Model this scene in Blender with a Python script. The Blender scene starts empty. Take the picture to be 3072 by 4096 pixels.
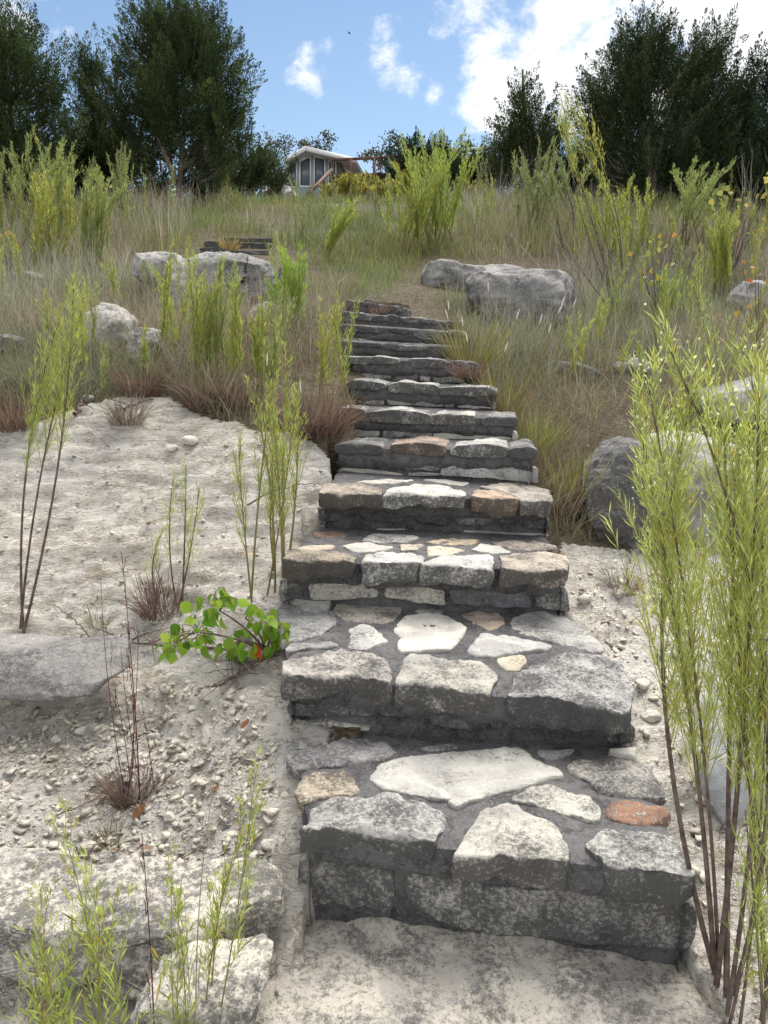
import bpy, math, random
import numpy as np
from mathutils import Vector

# ------------------------------------------------------------------ basics
random.seed(7)
RNG = np.random.default_rng(7)
SC = bpy.context.scene
COL = SC.collection
K = 3072 / 1659.0            # measuring scale of the survey sheet
F, CX, CY, EYE = 3040.0, 1536.0, 2048.0, 1.6
PITCH = math.atan((CY - 1380.0) / F)
CP, SP = math.cos(PITCH), math.sin(PITCH)
O = np.array([0.0, 0.0, EYE])
ASSET = {}


def ray(u, v):
    a = (u - CX) / F
    b = (CY - v) / F
    return np.array([a, CP + b * SP, -SP + b * CP])


def at_src(u, v, d):
    r = ray(u, v)
    return O + r * (d / r[1])


def at(u, v, d):                      # survey point: sight line and forward distance -> world
    return at_src(u * K, v * K, d)


def on_plane(u, v, p0, n):
    r = ray(u, v)
    return O + r * (np.dot(n, p0 - O) / np.dot(n, r))


def proj(P):                          # world -> survey sheet coordinates
    q = P - O
    zc = q[:, 1] * CP - q[:, 2] * SP
    yc = q[:, 1] * SP + q[:, 2] * CP
    zs = np.where(zc > 0.05, zc, 0.05)
    return (CX + F * q[:, 0] / zs) / K, (CY - F * yc / zs) / K, zc


def hash3(i, j, k, seed):
    h = (i.astype(np.int64) * 374761393 + j.astype(np.int64) * 668265263
         + k.astype(np.int64) * 1440662683 + seed * 974711) & 0xFFFFFFFF
    h = ((h ^ (h >> 13)) * 1274126177) & 0xFFFFFFFF
    h = ((h ^ (h >> 15)) * 2246822519) & 0xFFFFFFFF
    return ((h ^ (h >> 16)) & 0xFFFFFF) / float(0xFFFFFF)


def vnoise(P, seed=0):
    Pf = np.floor(P)
    t = P - Pf
    t = t * t * t * (t * (t * 6 - 15) + 10)
    i, j, k = Pf[:, 0], Pf[:, 1], Pf[:, 2]
    r = 0
    for a in (0, 1):
        wa = t[:, 0] if a else 1 - t[:, 0]
        for b in (0, 1):
            wb = t[:, 1] if b else 1 - t[:, 1]
            for c in (0, 1):
                wc = t[:, 2] if c else 1 - t[:, 2]
                r = r + wa * wb * wc * hash3(i + a, j + b, k + c, seed)
    return r * 2 - 1


ROT = np.array([[0.36, 0.48, -0.8], [-0.8, 0.6, 0.0], [0.48, 0.64, 0.6]])


def fbm(P, scale, octaves=4, seed=0, gain=0.5):
    P = P @ ROT
    r = np.zeros(len(P))
    amp, s, tot = 1.0, scale, 0.0
    for o in range(octaves):
        r += amp * vnoise(P * s + 17.3 * o, seed + o)
        tot += amp
        amp *= gain
        P = P @ ROT
        s *= 2.03
    return r / tot


def mk(name, V, Fc, mat, parent=None, smooth=True, col=None, attr=None):
    """link one mesh object; V in world coordinates, Fc (m,3) or (m,4)"""
    V = np.asarray(V, dtype=np.float64)
    Fc = np.asarray(Fc, dtype=np.int32)
    if parent is not None:
        q = parent
        while q is not None:
            V = V - np.array(q.location)
            q = q.parent
    me = bpy.data.meshes.new(name)
    m, k = Fc.shape
    me.vertices.add(len(V))
    me.vertices.foreach_set('co', V.astype(np.float32).ravel())
    me.loops.add(m * k)
    me.loops.foreach_set('vertex_index', Fc.ravel())
    me.polygons.add(m)
    me.polygons.foreach_set('loop_start', np.arange(m, dtype=np.int32) * k)
    me.update(calc_edges=True)
    if smooth:
        me.polygons.foreach_set('use_smooth', np.ones(m, dtype=bool))
    if col is not None:
        c = np.ones((len(V), 4), dtype=np.float32)
        c[:, :3] = col
        a = me.attributes.new('Tint', 'FLOAT_COLOR', 'POINT')
        a.data.foreach_set('color', c.ravel())
    if attr is not None:
        for an, av in attr.items():
            a = me.attributes.new(an, 'FLOAT', 'POINT')
            a.data.foreach_set('value', np.asarray(av, dtype=np.float32))
    me.materials.append(mat)
    o = bpy.data.objects.new(name, me)
    COL.objects.link(o)
    if parent is not None:
        o.parent = parent
    return o


def tag(o, label, cat, group=None):
    o['label'] = label
    o['category'] = cat
    if group:
        o['group'] = group
    return o


def thing(name, label, cat, loc, group=None):
    o = bpy.data.objects.new(name, None)
    COL.objects.link(o)
    o.location = [float(x) for x in loc]
    o.empty_display_size = 0.1
    return tag(o, label, cat, group)


def join(parts):
    V, Fc, C, n = [], [], [], 0
    for p in parts:
        V.append(p[0])
        Fc.append(p[1] + n)
        if len(p) > 2:
            C.append(p[2])
        n += len(p[0])
    if C:
        return np.concatenate(V), np.concatenate(Fc), np.concatenate(C)
    return np.concatenate(V), np.concatenate(Fc)


def nrm(a):
    return a / np.maximum(np.linalg.norm(a, axis=-1, keepdims=True), 1e-9)


# ------------------------------------------------------------------ materials
def newmat(name):
    m = bpy.data.materials.new(name)
    m.use_nodes = True
    nt = m.node_tree
    nt.nodes.clear()
    return m, nt


def nd(nt, typ, **kw):
    n = nt.nodes.new(typ)
    for k, v in kw.items():
        if k.startswith('i_'):
            key = k[2:]
            n.inputs[int(key) if key.isdigit() else key].default_value = v
        else:
            setattr(n, k, v)
    return n


def noise(nt, vec, scale, detail=6, rough=0.6, dist=0.0):
    n = nd(nt, 'ShaderNodeTexNoise', i_Scale=scale, i_Detail=detail, i_Roughness=rough, i_Distortion=dist)
    nt.links.new(vec, n.inputs['Vector'])
    return n.outputs['Fac']


def smooth(nt, val, lo, hi):
    n = nd(nt, 'ShaderNodeMapRange', interpolation_type='SMOOTHSTEP')
    nt.links.new(val, n.inputs[0])
    n.inputs[1].default_value = lo
    n.inputs[2].default_value = hi
    return n.outputs[0]


def mathn(nt, op, a, b=None, c=None):
    n = nd(nt, 'ShaderNodeMath', operation=op)
    for i, x in enumerate((a, b, c)):
        if x is None:
            continue
        if isinstance(x, (int, float)):
            n.inputs[i].default_value = x
        else:
            nt.links.new(x, n.inputs[i])
    return n.outputs[0]


def mixc(nt, fac, a, b, mode='MIX'):
    n = nd(nt, 'ShaderNodeMix', data_type='RGBA', blend_type=mode)
    for sock, x in ((n.inputs[0], fac), (n.inputs[6], a), (n.inputs[7], b)):
        if isinstance(x, (int, float)):
            sock.default_value = x
        elif isinstance(x, tuple):
            sock.default_value = (x[0], x[1], x[2], 1)
        else:
            nt.links.new(x, sock)
    return n.outputs[2]


def finish(nt, color, rough=0.9, height=None, bump=0.5, dist=0.01, spec=0.2):
    b = nd(nt, 'ShaderNodeBsdfPrincipled')
    b.inputs['Roughness'].default_value = rough
    b.inputs['Specular IOR Level'].default_value = spec
    if isinstance(color, tuple):
        b.inputs['Base Color'].default_value = (*color, 1)
    else:
        nt.links.new(color, b.inputs['Base Color'])
    if height is not None:
        bn = nd(nt, 'ShaderNodeBump', i_Strength=bump, i_Distance=dist)
        nt.links.new(height, bn.inputs['Height'])
        nt.links.new(bn.outputs['Normal'], b.inputs['Normal'])
    o = nd(nt, 'ShaderNodeOutputMaterial')
    nt.links.new(b.outputs[0], o.inputs[0])
    return b


def mat_stone(name, coarse=7.0, fine=55.0, stretch=1.0, dark=(0.030, 0.031, 0.034), grime=False):
    """lichen-speckled limestone; the object's own colour sets tint (rgb) and how much black lichen covers it (alpha)"""
    m, nt = newmat(name)
    tc = nd(nt, 'ShaderNodeTexCoord')
    mp = nd(nt, 'ShaderNodeMapping')
    mp.inputs['Scale'].default_value = (1, 1, stretch)
    nt.links.new(tc.outputs['Object'], mp.inputs[0])
    vec = mp.outputs[0]
    oi = nd(nt, 'ShaderNodeObjectInfo')
    n1 = noise(nt, vec, coarse, 7, 0.62, 0.4)
    n2 = noise(nt, vec, fine, 7, 0.68)
    n3 = noise(nt, vec, fine * 3.6, 4, 0.7)
    n4 = noise(nt, vec, coarse * 0.55, 4, 0.55, 1.0)
    s = mathn(nt, 'MULTIPLY_ADD', n1, 0.62, mathn(nt, 'MULTIPLY_ADD', n2, 0.88, mathn(nt, 'MULTIPLY', n3, 0.50)))
    s = mathn(nt, 'MULTIPLY_ADD', mathn(nt, 'SUBTRACT', oi.outputs['Alpha'], 0.5), 0.62, s)
    if grime:
        ga = nd(nt, 'ShaderNodeAttribute', attribute_name='grime').outputs['Fac']
        s = mathn(nt, 'MULTIPLY_ADD', ga, 0.20, s)
    mask = smooth(nt, s, 0.89, 1.19)
    light = mixc(nt, smooth(nt, n4, 0.38, 0.62), (0.47, 0.455, 0.42), (0.34, 0.33, 0.315))
    light = mixc(nt, 1.0, light, oi.outputs['Color'], 'MULTIPLY')
    light = mixc(nt, smooth(nt, n2, 0.54, 0.66), light, (0.68, 0.66, 0.61))
    colr = mixc(nt, mathn(nt, 'MULTIPLY', mask, 0.84), light, dark)
    h = mathn(nt, 'MULTIPLY_ADD', n2, 0.7, mathn(nt, 'MULTIPLY_ADD', n3, 0.35, mathn(nt, 'MULTIPLY', n1, 0.8)))
    finish(nt, colr, 0.92, h, 0.75, 0.014)
    return m


def mat_mortar():
    m, nt = newmat('weathered mortar')
    tc = nd(nt, 'ShaderNodeTexCoord')
    vec = tc.outputs['Object']
    n1 = noise(nt, vec, 5, 6, 0.6)
    n2 = noise(nt, vec, 90, 4, 0.7)
    n3 = noise(nt, vec, 330, 2, 0.7)
    c = mixc(nt, smooth(nt, n1, 0.35, 0.65), (0.165, 0.160, 0.162), (0.080, 0.079, 0.083))
    c = mixc(nt, smooth(nt, n2, 0.45, 0.72), c, (0.21, 0.205, 0.205))
    n4 = noise(nt, vec, 22, 6, 0.7, 0.5)
    c = mixc(nt, mathn(nt, 'MULTIPLY', smooth(nt, n4, 0.50, 0.40), 0.55), c, (0.035, 0.035, 0.037))
    c = mixc(nt, smooth(nt, n3, 0.58, 0.70), c, (0.34, 0.33, 0.31))
    h = mathn(nt, 'MULTIPLY_ADD', n2, 0.6, mathn(nt, 'MULTIPLY_ADD', n4, 0.8, n3))
    finish(nt, c, 0.95, h, 0.9, 0.010)
    return m


def mat_ground():
    m, nt = newmat('limestone marl and soil')
    tc = nd(nt, 'ShaderNodeTexCoord')
    mp = nd(nt, 'ShaderNodeMapping')
    mp.inputs['Scale'].default_value = (1, 1, 4.5)
    nt.links.new(tc.outputs['Object'], mp.inputs[0])
    vec = mp.outputs[0]
    bare = nd(nt, 'ShaderNodeAttribute', attribute_name='bare').outputs['Fac']
    n0 = noise(nt, vec, 1.1, 4, 0.55)
    n1 = noise(nt, vec, 5.5, 7, 0.65, 0.6)
    n2 = noise(nt, vec, 26, 7, 0.7, 0.3)
    n3 = noise(nt, vec, 120, 4, 0.7)
    vor = nd(nt, 'ShaderNodeTexVoronoi', feature='DISTANCE_TO_EDGE', i_Scale=26.0)
    wv = nd(nt, 'ShaderNodeVectorMath', operation='ADD')
    ns = nd(nt, 'ShaderNodeTexNoise', i_Scale=9.0, i_Detail=4)
    nt.links.new(vec, ns.inputs['Vector'])
    sc = nd(nt, 'ShaderNodeVectorMath', operation='SCALE')
    sc.inputs['Scale'].default_value = 0.16
    nt.links.new(ns.outputs['Color'], sc.inputs[0])
    nt.links.new(vec, wv.inputs[0])
    nt.links.new(sc.outputs[0], wv.inputs[1])
    nt.links.new(wv.outputs[0], vor.inputs['Vector'])
    crack = mathn(nt, 'MULTIPLY', smooth(nt, vor.outputs['Distance'], 0.06, 0.0), smooth(nt, n1, 0.44, 0.56))
    c = mixc(nt, smooth(nt, n0, 0.36, 0.64), (0.73, 0.685, 0.60), (0.64, 0.61, 0.56))
    c = mixc(nt, smooth(nt, n1, 0.52, 0.68), c, (0.53, 0.46, 0.36))
    c = mixc(nt, smooth(nt, n2, 0.53, 0.70), c, (0.76, 0.73, 0.67))
    c = mixc(nt, mathn(nt, 'MULTIPLY', smooth(nt, n2, 0.46, 0.35), 0.8), c, (0.31, 0.27, 0.22))  # dark specks of the marl, with small shadows put into the colour
    c = mixc(nt, mathn(nt, 'MULTIPLY', crack, 0.6), c, (0.16, 0.13, 0.10))
    c = mixc(nt, mathn(nt, 'MULTIPLY', smooth(nt, n3, 0.60, 0.72), 0.5), c, (0.30, 0.28, 0.25))
    soil = mixc(nt, smooth(nt, n2, 0.4, 0.62), (0.085, 0.066, 0.046), (0.20, 0.165, 0.115))
    soil = mixc(nt, smooth(nt, n1, 0.52, 0.68), soil, (0.10, 0.10, 0.045))
    bf = smooth(nt, mathn(nt, 'MULTIPLY_ADD', mathn(nt, 'SUBTRACT', n1, 0.5), 1.4,
                          mathn(nt, 'MULTIPLY_ADD', mathn(nt, 'SUBTRACT', n2, 0.5), 0.8, bare)), 0.38, 0.62)
    c = mixc(nt, bf, soil, c)
    h = mathn(nt, 'MULTIPLY_ADD', n2, 1.0, mathn(nt, 'MULTIPLY_ADD', n3, 0.4, mathn(nt, 'MULTIPLY_ADD', n1, 1.2, mathn(nt, 'MULTIPLY', crack, -0.5))))
    finish(nt, c, 0.95, h, 0.9, 0.04)
    return m


def mat_leaf(name, trans=0.4, rough=0.55, spec=0.25):
    m, nt = newmat(name)
    a = nd(nt, 'ShaderNodeAttribute', attribute_name='Tint')
    b = nd(nt, 'ShaderNodeBsdfPrincipled')
    b.inputs['Roughness'].default_value = rough
    b.inputs['Specular IOR Level'].default_value = spec
    nt.links.new(a.outputs['Color'], b.inputs['Base Color'])
    t = nd(nt, 'ShaderNodeBsdfTranslucent')
    nt.links.new(a.outputs['Color'], t.inputs['Color'])
    mx = nd(nt, 'ShaderNodeMixShader')
    mx.inputs[0].default_value = trans
    nt.links.new(b.outputs[0], mx.inputs[1])
    nt.links.new(t.outputs[0], mx.inputs[2])
    o = nd(nt, 'ShaderNodeOutputMaterial')
    nt.links.new(mx.outputs[0], o.inputs[0])
    return m


def mat_plain(name, ca, cb, scale=12, rough=0.7, bump=0.3, dist=0.004, stretch=(1, 1, 1), metal=0.0, spec=0.3):
    m, nt = newmat(name)
    tc = nd(nt, 'ShaderNodeTexCoord')
    mp = nd(nt, 'ShaderNodeMapping')
    mp.inputs['Scale'].default_value = stretch
    nt.links.new(tc.outputs['Object'], mp.inputs[0])
    n = noise(nt, mp.outputs[0], scale, 6, 0.65)
    c = mixc(nt, smooth(nt, n, 0.35, 0.65), ca, cb)
    b = finish(nt, c, rough, n, bump, dist, spec)
    b.inputs['Metallic'].default_value = metal
    return m


M_STAIR = mat_stone('lichen limestone', 9.0, 75.0, 1.0, (0.028, 0.029, 0.032), True)
M_ROCK = mat_stone('lichen boulder', 4.5, 42.0, 1.5, (0.042, 0.042, 0.044))
M_MORTAR = mat_mortar()
M_GROUND = mat_ground()
M_LEAF = mat_leaf('willow leaf', 0.54, 0.6, 0.15)
M_GRASS = mat_leaf('grass blade', 0.32, 0.8, 0.1)
M_JUNI = mat_leaf('juniper scale leaf', 0.22, 0.8, 0.06)
M_BROAD = mat_leaf('broad leaf', 0.5, 0.4)
M_STEM = mat_plain('woody stem', (0.085, 0.055, 0.048), (0.17, 0.13, 0.11), 30, 0.85)
M_GSTEM = mat_plain('green stem', (0.20, 0.21, 0.07), (0.24, 0.17, 0.08), 9, 0.7)
M_TWIG = mat_plain('green twig', (0.30, 0.36, 0.10), (0.38, 0.36, 0.12), 9, 0.7)
M_DRY = mat_plain('bleached dry wood', (0.24, 0.21, 0.19), (0.36, 0.33, 0.30), 30, 0.9)
M_BARK = mat_plain('juniper bark', (0.10, 0.078, 0.062), (0.20, 0.165, 0.14), 20, 0.95, 0.6, 0.02, (1, 1, 0.2))
M_PEB = mat_stone('loose limestone', 14.0, 70.0, 1.0, (0.20, 0.18, 0.16))

# ------------------------------------------------------------------ geometry helpers


def tube(pts, r0, r1, k=5):
    pts = np.asarray(pts, float)
    n = len(pts)
    t = np.gradient(pts, axis=0)
    t = nrm(t)
    ref = np.array([0.31, 0.87, 0.12])
    s = nrm(np.cross(t, ref))
    b = np.cross(t, s)
    r = np.linspace(r0, r1, n)[:, None, None] if np.isscalar(r0) else np.asarray(r0)[:, None, None]
    a = np.linspace(0, 2 * np.pi, k, endpoint=False)
    ring = np.cos(a)[None, :, None] * s[:, None, :] + np.sin(a)[None, :, None] * b[:, None, :]
    V = (pts[:, None, :] + ring * r).reshape(-1, 3)
    i = np.arange(n - 1)[:, None] * k
    j = np.arange(k)[None, :]
    j2 = (j + 1) % k
    q = np.stack([i + j, i + j2, i + k + j2, i + k + j], -1).reshape(-1, 4)
    return V, np.concatenate([q[:, [0, 1, 2]], q[:, [0, 2, 3]]])


def ribbons(P, D, L, W, bend, rng, nseg=3):
    """grass-like blades: base P, direction D, length L, width W, bend = sideways droop vector"""
    n = len(P)
    side = nrm(np.cross(D, rng.normal(size=(n, 3))))
    ts = np.linspace(0, 1, nseg + 1)
    V = np.zeros((n, 2 * nseg + 1, 3))
    for s in range(nseg):
        t = ts[s]
        c = P + D * (L * t)[:, None] + bend * (t * t * L)[:, None]
        w = (W * (1 - 0.55 * t) * 0.5)[:, None]
        V[:, 2 * s] = c - side * w
        V[:, 2 * s + 1] = c + side * w
    V[:, 2 * nseg] = P + D * L[:, None] + bend * L[:, None]
    f = []
    for s in range(nseg - 1):
        a = 2 * s
        f += [[a, a + 1, a + 3], [a, a + 3, a + 2]]
    a = 2 * (nseg - 1)
    f.append([a, a + 1, a + 2])
    f = np.array(f)
    m = 2 * nseg + 1
    Fc = (np.arange(n)[:, None, None] * m + f[None]).reshape(-1, 3)
    return V.reshape(-1, 3), Fc, m


def diamonds(P, D, L, W, rng, mid=0.45):
    n = len(P)
    side = nrm(np.cross(D, rng.normal(size=(n, 3))))
    up = np.cross(side, D)
    V = np.zeros((n, 4, 3))
    V[:, 0] = P
    c = P + D * (L * mid)[:, None] + up * (L * 0.06)[:, None]
    V[:, 1] = c - side * (W * 0.5)[:, None]
    V[:, 2] = c + side * (W * 0.5)[:, None]
    V[:, 3] = P + D * L[:, None]
    Fc = (np.arange(n)[:, None, None] * 4 + np.array([[0, 1, 2], [1, 3, 2]])[None]).reshape(-1, 3)
    return V.reshape(-1, 3), Fc, 4


def pick(cols, n, rng, var=0.18):
    cols = np.array(cols)
    i = rng.integers(0, len(cols), n)
    j = rng.integers(0, len(cols), n)
    t = rng.random((n, 1))
    c = cols[i] * (1 - t) + cols[j] * t
    return c * (1 + var * rng.normal(size=(n, 1))).clip(0.5, 1.6)


def resample(P, M):
    P = np.asarray(P, float)
    Q = np.vstack([P, P[:1]])
    d = np.r_[0, np.cumsum(np.linalg.norm(np.diff(Q, axis=0), axis=1))]
    s = np.linspace(0, d[-1], M, endpoint=False)
    return np.stack([np.interp(s, d, Q[:, k]) for k in range(3)], 1), d[-1]


def ringmesh(rings, center):
    R = len(rings)
    M = len(rings[0])
    V = np.vstack(rings + [center[None]])
    i = np.arange(R - 1)[:, None] * M
    j = np.arange(M)[None, :]
    j2 = (j + 1) % M
    q = np.stack([i + j, i + j2, i + M + j2, i + M + j], -1).reshape(-1, 4)
    T = np.concatenate([q[:, [0, 1, 2]], q[:, [0, 2, 3]]])
    j = np.arange(M)
    b = (R - 1) * M
    fan = np.stack([b + j, b + (j + 1) % M, np.full(M, R * M)], -1)
    return V, np.concatenate([T, fan])


def stone_mesh(outline, n, thick, bevel=0.008, rough=0.006, seed=0, step=0.011, ragged=0.006):
    """a stone whose visible face follows outline (3D points on a plane with outward normal n), going 'thick' deep"""
    per = resample(outline, 8)[1]
    M = int(min(150, max(28, per / step)))
    P, per = resample(outline, M)
    for _ in range(1):
        P = 0.25 * np.roll(P, 1, 0) + 0.5 * P + 0.25 * np.roll(P, -1, 0)
    c = P.mean(0)
    P = c + (P - c) * 1.04
    rad = P - c
    rl = np.linalg.norm(rad, axis=1, keepdims=True)
    rd = rad / rl
    jag = fbm(P, 22, 4, seed)[:, None] * ragged
    P = P + rd * jag
    rl = rl + jag
    rings = []
    nd_ = max(3, int(thick / 0.022))
    bv = bevel * (0.35 + 2.6 * np.clip(0.5 + 0.9 * fbm(P, 13, 3, seed + 11), 0, 1) ** 2)[:, None]
    thk = thick * (0.92 + 0.5 * fbm(P, 7, 3, seed + 12))[:, None]
    for q in range(nd_, 0, -1):
        dpt = bv + (thk - bv) * q / nd_
        off = (fbm(P - n * dpt, 11, 5, seed + 9, 0.62)[:, None] * ragged * 2.6
               - np.abs(fbm((P - n * dpt) * np.array([1, 1, 2.5]), 14, 4, seed + 10, 0.6))[:, None] * ragged * 1.4)
        rings.append(c + rd * (rl - 0.006 * (q == nd_) + off * min(1, 2.5 * q / nd_)) - n * dpt)
    rings.append(c + rd * rl - n * bv)
    rings.append(c + rd * (rl - bv * 0.4) - n * bv * 0.40)
    rings.append(c + rd * (rl - bv * 1.1) - n * bv * 0.08)
    rmax = float(rl.mean())
    nr = int(max(4, min(26, rmax / step)))
    for q in range(nr - 1, 0, -1):
        rings.append(c + rd * (rl - bv * 1.1) * (q / nr))
    V, T = ringmesh(rings, c)
    k = (nd_ + 1) * M
    h = fbm(V, 8, 5, seed + 3, 0.62) * rough * 2.2 - np.abs(fbm(V, 19, 4, seed + 5, 0.6)) * rough * 1.8 + rough * 0.4
    w = np.ones(len(V))
    w[:k] = 0.35
    V = V + n * (h * w)[:, None]
    gr = np.zeros(len(V))
    gr[:k] = 1.0
    gr = np.clip(gr + fbm(V, 14, 4, seed + 8, 0.6) * 0.55, 0, 1)
    return V, T, gr


# ------------------------------------------------------------------ the staircase: survey of every tread edge
NOSE = [((1200, 3320), (2787, 3500)), ((1137, 2690), (2523, 2833)), ((1129, 2233), (2270, 2277)), ((1283, 1960), (2210, 1997)),
        ((1337, 1780), (2150, 1797)), ((1341, 1637), (2067, 1670)), ((1387, 1528), (1987, 1555)), ((1400, 1425), (1908, 1446)),
        ((1352, 1357), (1852, 1384)), ((1352, 1291), (1857, 1326)), ((1355, 1241), (1849, 1286)), ((1372, 1194), (1640, 1232))]
BASE = [((1181, 3668), (2748, 3862)), ((1150, 2925), (2540, 2990)), ((1117, 2417), (2273, 2467)), ((1267, 2107), (2203, 2140))]
DEPTH = [None, None, None, None, 4.13, 4.52, 4.95, 5.36, 5.76, 6.15, 6.54, 6.95]
Z8 = math.radians(-8.0)


def plane3(a, b, c):
    n = np.cross(b - a, c - a)
    n /= np.linalg.norm(n)
    return n if n[2] > 0 else -n


STEPS = []
tp, tn = np.zeros(3), np.array([0., 0., 1.])
for k in range(12):
    s = {}
    if k < 4:
        bl = on_plane(*BASE[k][0], tp, tn)
        br = on_plane(*BASE[k][1], tp, tn)
        e = nrm(np.array([br[0] - bl[0], br[1] - bl[1], 0.]))
    else:
        e = np.array([math.cos(Z8), math.sin(Z8), 0.])
        bl = np.array([-0.1, DEPTH[k] + 0.02, 0.])
    n = np.array([e[1], -e[0], 0.])                     # towards the viewer
    s['e'], s['n'] = e, n
    s['rp'] = bl + n * 0.0                              # riser plane
    s['np'] = bl + n * 0.03                             # nose plane (overhang)
    nl = on_plane(*NOSE[k][0], s['np'], n)
    nr_ = on_plane(*NOSE[k][1], s['np'], n)
    s['nl'], s['nr'] = nl, nr_
    tn = plane3(nl, nr_, nl - n)
    tp = nl
    s['tp'], s['tn'] = tp, tn
    s['z'] = 0.5 * (nl[2] + nr_[2])
    STEPS.append(s)
ZP = [0.0] + [s['z'] for s in STEPS]


def stair_height(x, y):
    """(top of the masonry, inside mask) for ground clearing"""
    z = np.full(x.shape, 1e9)
    ins = np.zeros(x.shape, bool)
    P = np.stack([x, y, np.zeros_like(x)], -1)
    for k, s in enumerate(STEPS):
        back = STEPS[k + 1]['np'] if k < 11 else s['np'] - s['n'] * 0.5
        dn = -(P - s['np']) @ s['n']
        bk = -(P - back) @ (STEPS[k + 1]['n'] if k < 11 else s['n'])
        te = (P - s['nl']) @ s['e']
        w = np.linalg.norm((s['nr'] - s['nl'])[:2])
        m = (dn > -0.02) & (bk < 0.11) & (te > 0.07) & (te < w - 0.07)
        z = np.where(m, np.minimum(z, s['z']), z)
        ins |= m
    return z, ins


# ------------------------------------------------------------------ terrain
CTRL = [(0, 2212, 1.55), (200, 2212, 1.6), (400, 2212, 1.62), (530, 2212, 1.55), (0, 2090, 1.75), (300, 2090, 1.76), (520, 2090, 1.74),
        (0, 1900, 1.98), (300, 1895, 1.95), (560, 1900, 1.92), (0, 1700, 2.3), (300, 1700, 2.3), (580, 1720, 2.15),
        (590, 1500, 2.55), (100, 1492, 2.71), (100, 1560, 2.66), (350, 1492, 2.70), (350, 1555, 2.63), (0, 1385, 3.1), (280, 1390, 3.08), (570, 1400, 2.8),
        (0, 1250, 3.42), (250, 1230, 3.48), (570, 1230, 3.3), (0, 1100, 3.75), (300, 1080, 3.82), (650, 1080, 3.7),
        (0, 950, 4.2), (300, 900, 4.4), (600, 940, 4.25), (690, 990, 4.1), (0, 850, 4.8), (300, 845, 4.9), (560, 860, 4.8), (700, 880, 4.7),
        (0, 745, 6.0), (300, 745, 6.0), (600, 745, 6.0), (0, 655, 7.4), (300, 665, 7.4), (640, 665, 7.2), (0, 590, 9.5), (450, 600, 9.0),
        (100, 505, 13), (450, 552, 10.3), (510, 512, 12.0), (700, 525, 11.5), (300, 445, 18), (700, 442, 18), (0, 445, 18), (700, 625, 8.2), (900, 625, 8.2),
        (1100, 625, 9.2), (900, 590, 9.8), (1300, 630, 9.5), (1600, 630, 9.5), (1300, 730, 7), (1620, 740, 7), (1110, 755, 6.2),
        (1250, 825, 6), (1500, 850, 5.6), (1640, 860, 5.6), (1200, 925, 5.1), (1350, 955, 4.9), (1600, 985, 4.9), (1245, 1100, 4.2),
        (1400, 1160, 4.2), (1640, 1180, 4.2), (1265, 1250, 3.5), (1400, 1255, 3.6), (1640, 1240, 3.7), (1385, 1400, 2.95),
        (1500, 1420, 2.9), (1650, 1420, 2.9), (1430, 1600, 2.35), (1550, 1650, 2.3), (1650, 1650, 2.25), (1510, 1850, 1.95),
        (1640, 1850, 1.9), (1540, 2050, 1.7), (1650, 2050, 1.65), (1590, 2212, 1.5), (900, 525, 12), (1200, 525, 12), (1600, 525, 12),
        (1100, 452, 18), (1600, 452, 18)]
CP3 = [at(*c) for c in CTRL]
for k, s in enumerate(STEPS):
    CP3.append(0.5 * (s['nl'] + s['nr']) - s['n'] * 0.1 - np.array([0, 0, 0.12]))
CP3 += [np.array(p, float) for p in [(-2, 0, -.8), (0, 0, -.75), (2, 0, -.7), (-3, -4, -1.8), (3, -4, -1.8), (0, -4, -1.8), (0.2, 1.3, -.2),
        (-12, 25, 5.2), (0, 25, 5.85), (13, 25, 5.8), (-20, 36, 6.2), (0, 36, 7.6), (14, 36, 7.5), (-8, 50, 9.6), (0, 50, 9.9), (12, 50, 9.9),
        (-45, 60, 7), (45, 60, 9), (0, 100, 10), (-100, 150, 7), (100, 150, 9), (0, 320, 10), (-300, 300, 8), (300, 300, 9), (-300, -20, -3), (300, -20, -3),
        (-8, 9, 2.2), (8, 9, 2.2), (-7, 4, .8), (7, 4, .8), (-14, 14, 3.3), (14, 14, 3.4)]]
CP3 = np.array(CP3)
XY = CP3[:, :2]
Dm = np.linalg.norm(XY[:, None] - XY[None], axis=-1)
nC = len(XY)
A = np.zeros((nC + 3, nC + 3))
A[:nC, :nC] = -Dm - 0.03 * np.eye(nC) * -1
A[:nC, :nC] = -Dm + 0.02 * np.eye(nC)
A[:nC, nC:] = np.c_[np.ones(nC), XY]
A[nC:, :nC] = A[:nC, nC:].T
RW = np.linalg.solve(A, np.r_[CP3[:, 2], 0, 0, 0])

BARE_L = [(-400, 980), (40, 940), (120, 900), (260, 862), (360, 858), (440, 905), (540, 930), (640, 945), (720, 985), (720, 1300), (700, 2600), (-900, 2600)]
BARE_R = [(1215, 1180), (1330, 1190), (1450, 1180), (1659, 1170), (2100, 1150), (2600, 2600), (1400, 2600), (1220, 1300)]
BARE_P = [(1180, 905), (1225, 850), (1270, 870), (1285, 950), (1262, 1000), (1200, 965)]


def inpoly(u, v, poly):
    r = np.zeros(u.shape, bool)
    n = len(poly)
    for i in range(n):
        x1, y1 = poly[i]
        x2, y2 = poly[(i + 1) % n]
        c = ((y1 > v) != (y2 > v)) & (u < (x2 - x1) * (v - y1) / ((y2 - y1) if y2 != y1 else 1e-9) + x1)
        r ^= c
    return r


def raw_height(x, y):
    out = np.zeros(x.size)
    xf, yf = x.ravel(), y.ravel()
    for a in range(0, x.size, 40000):
        p = np.stack([xf[a:a + 40000], yf[a:a + 40000]], -1)
        d = np.linalg.norm(p[:, None] - XY[None], axis=-1)
        out[a:a + 40000] = -d @ RW[:nC] + RW[nC] + p @ RW[nC + 1:]
    return out.reshape(x.shape)


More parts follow.
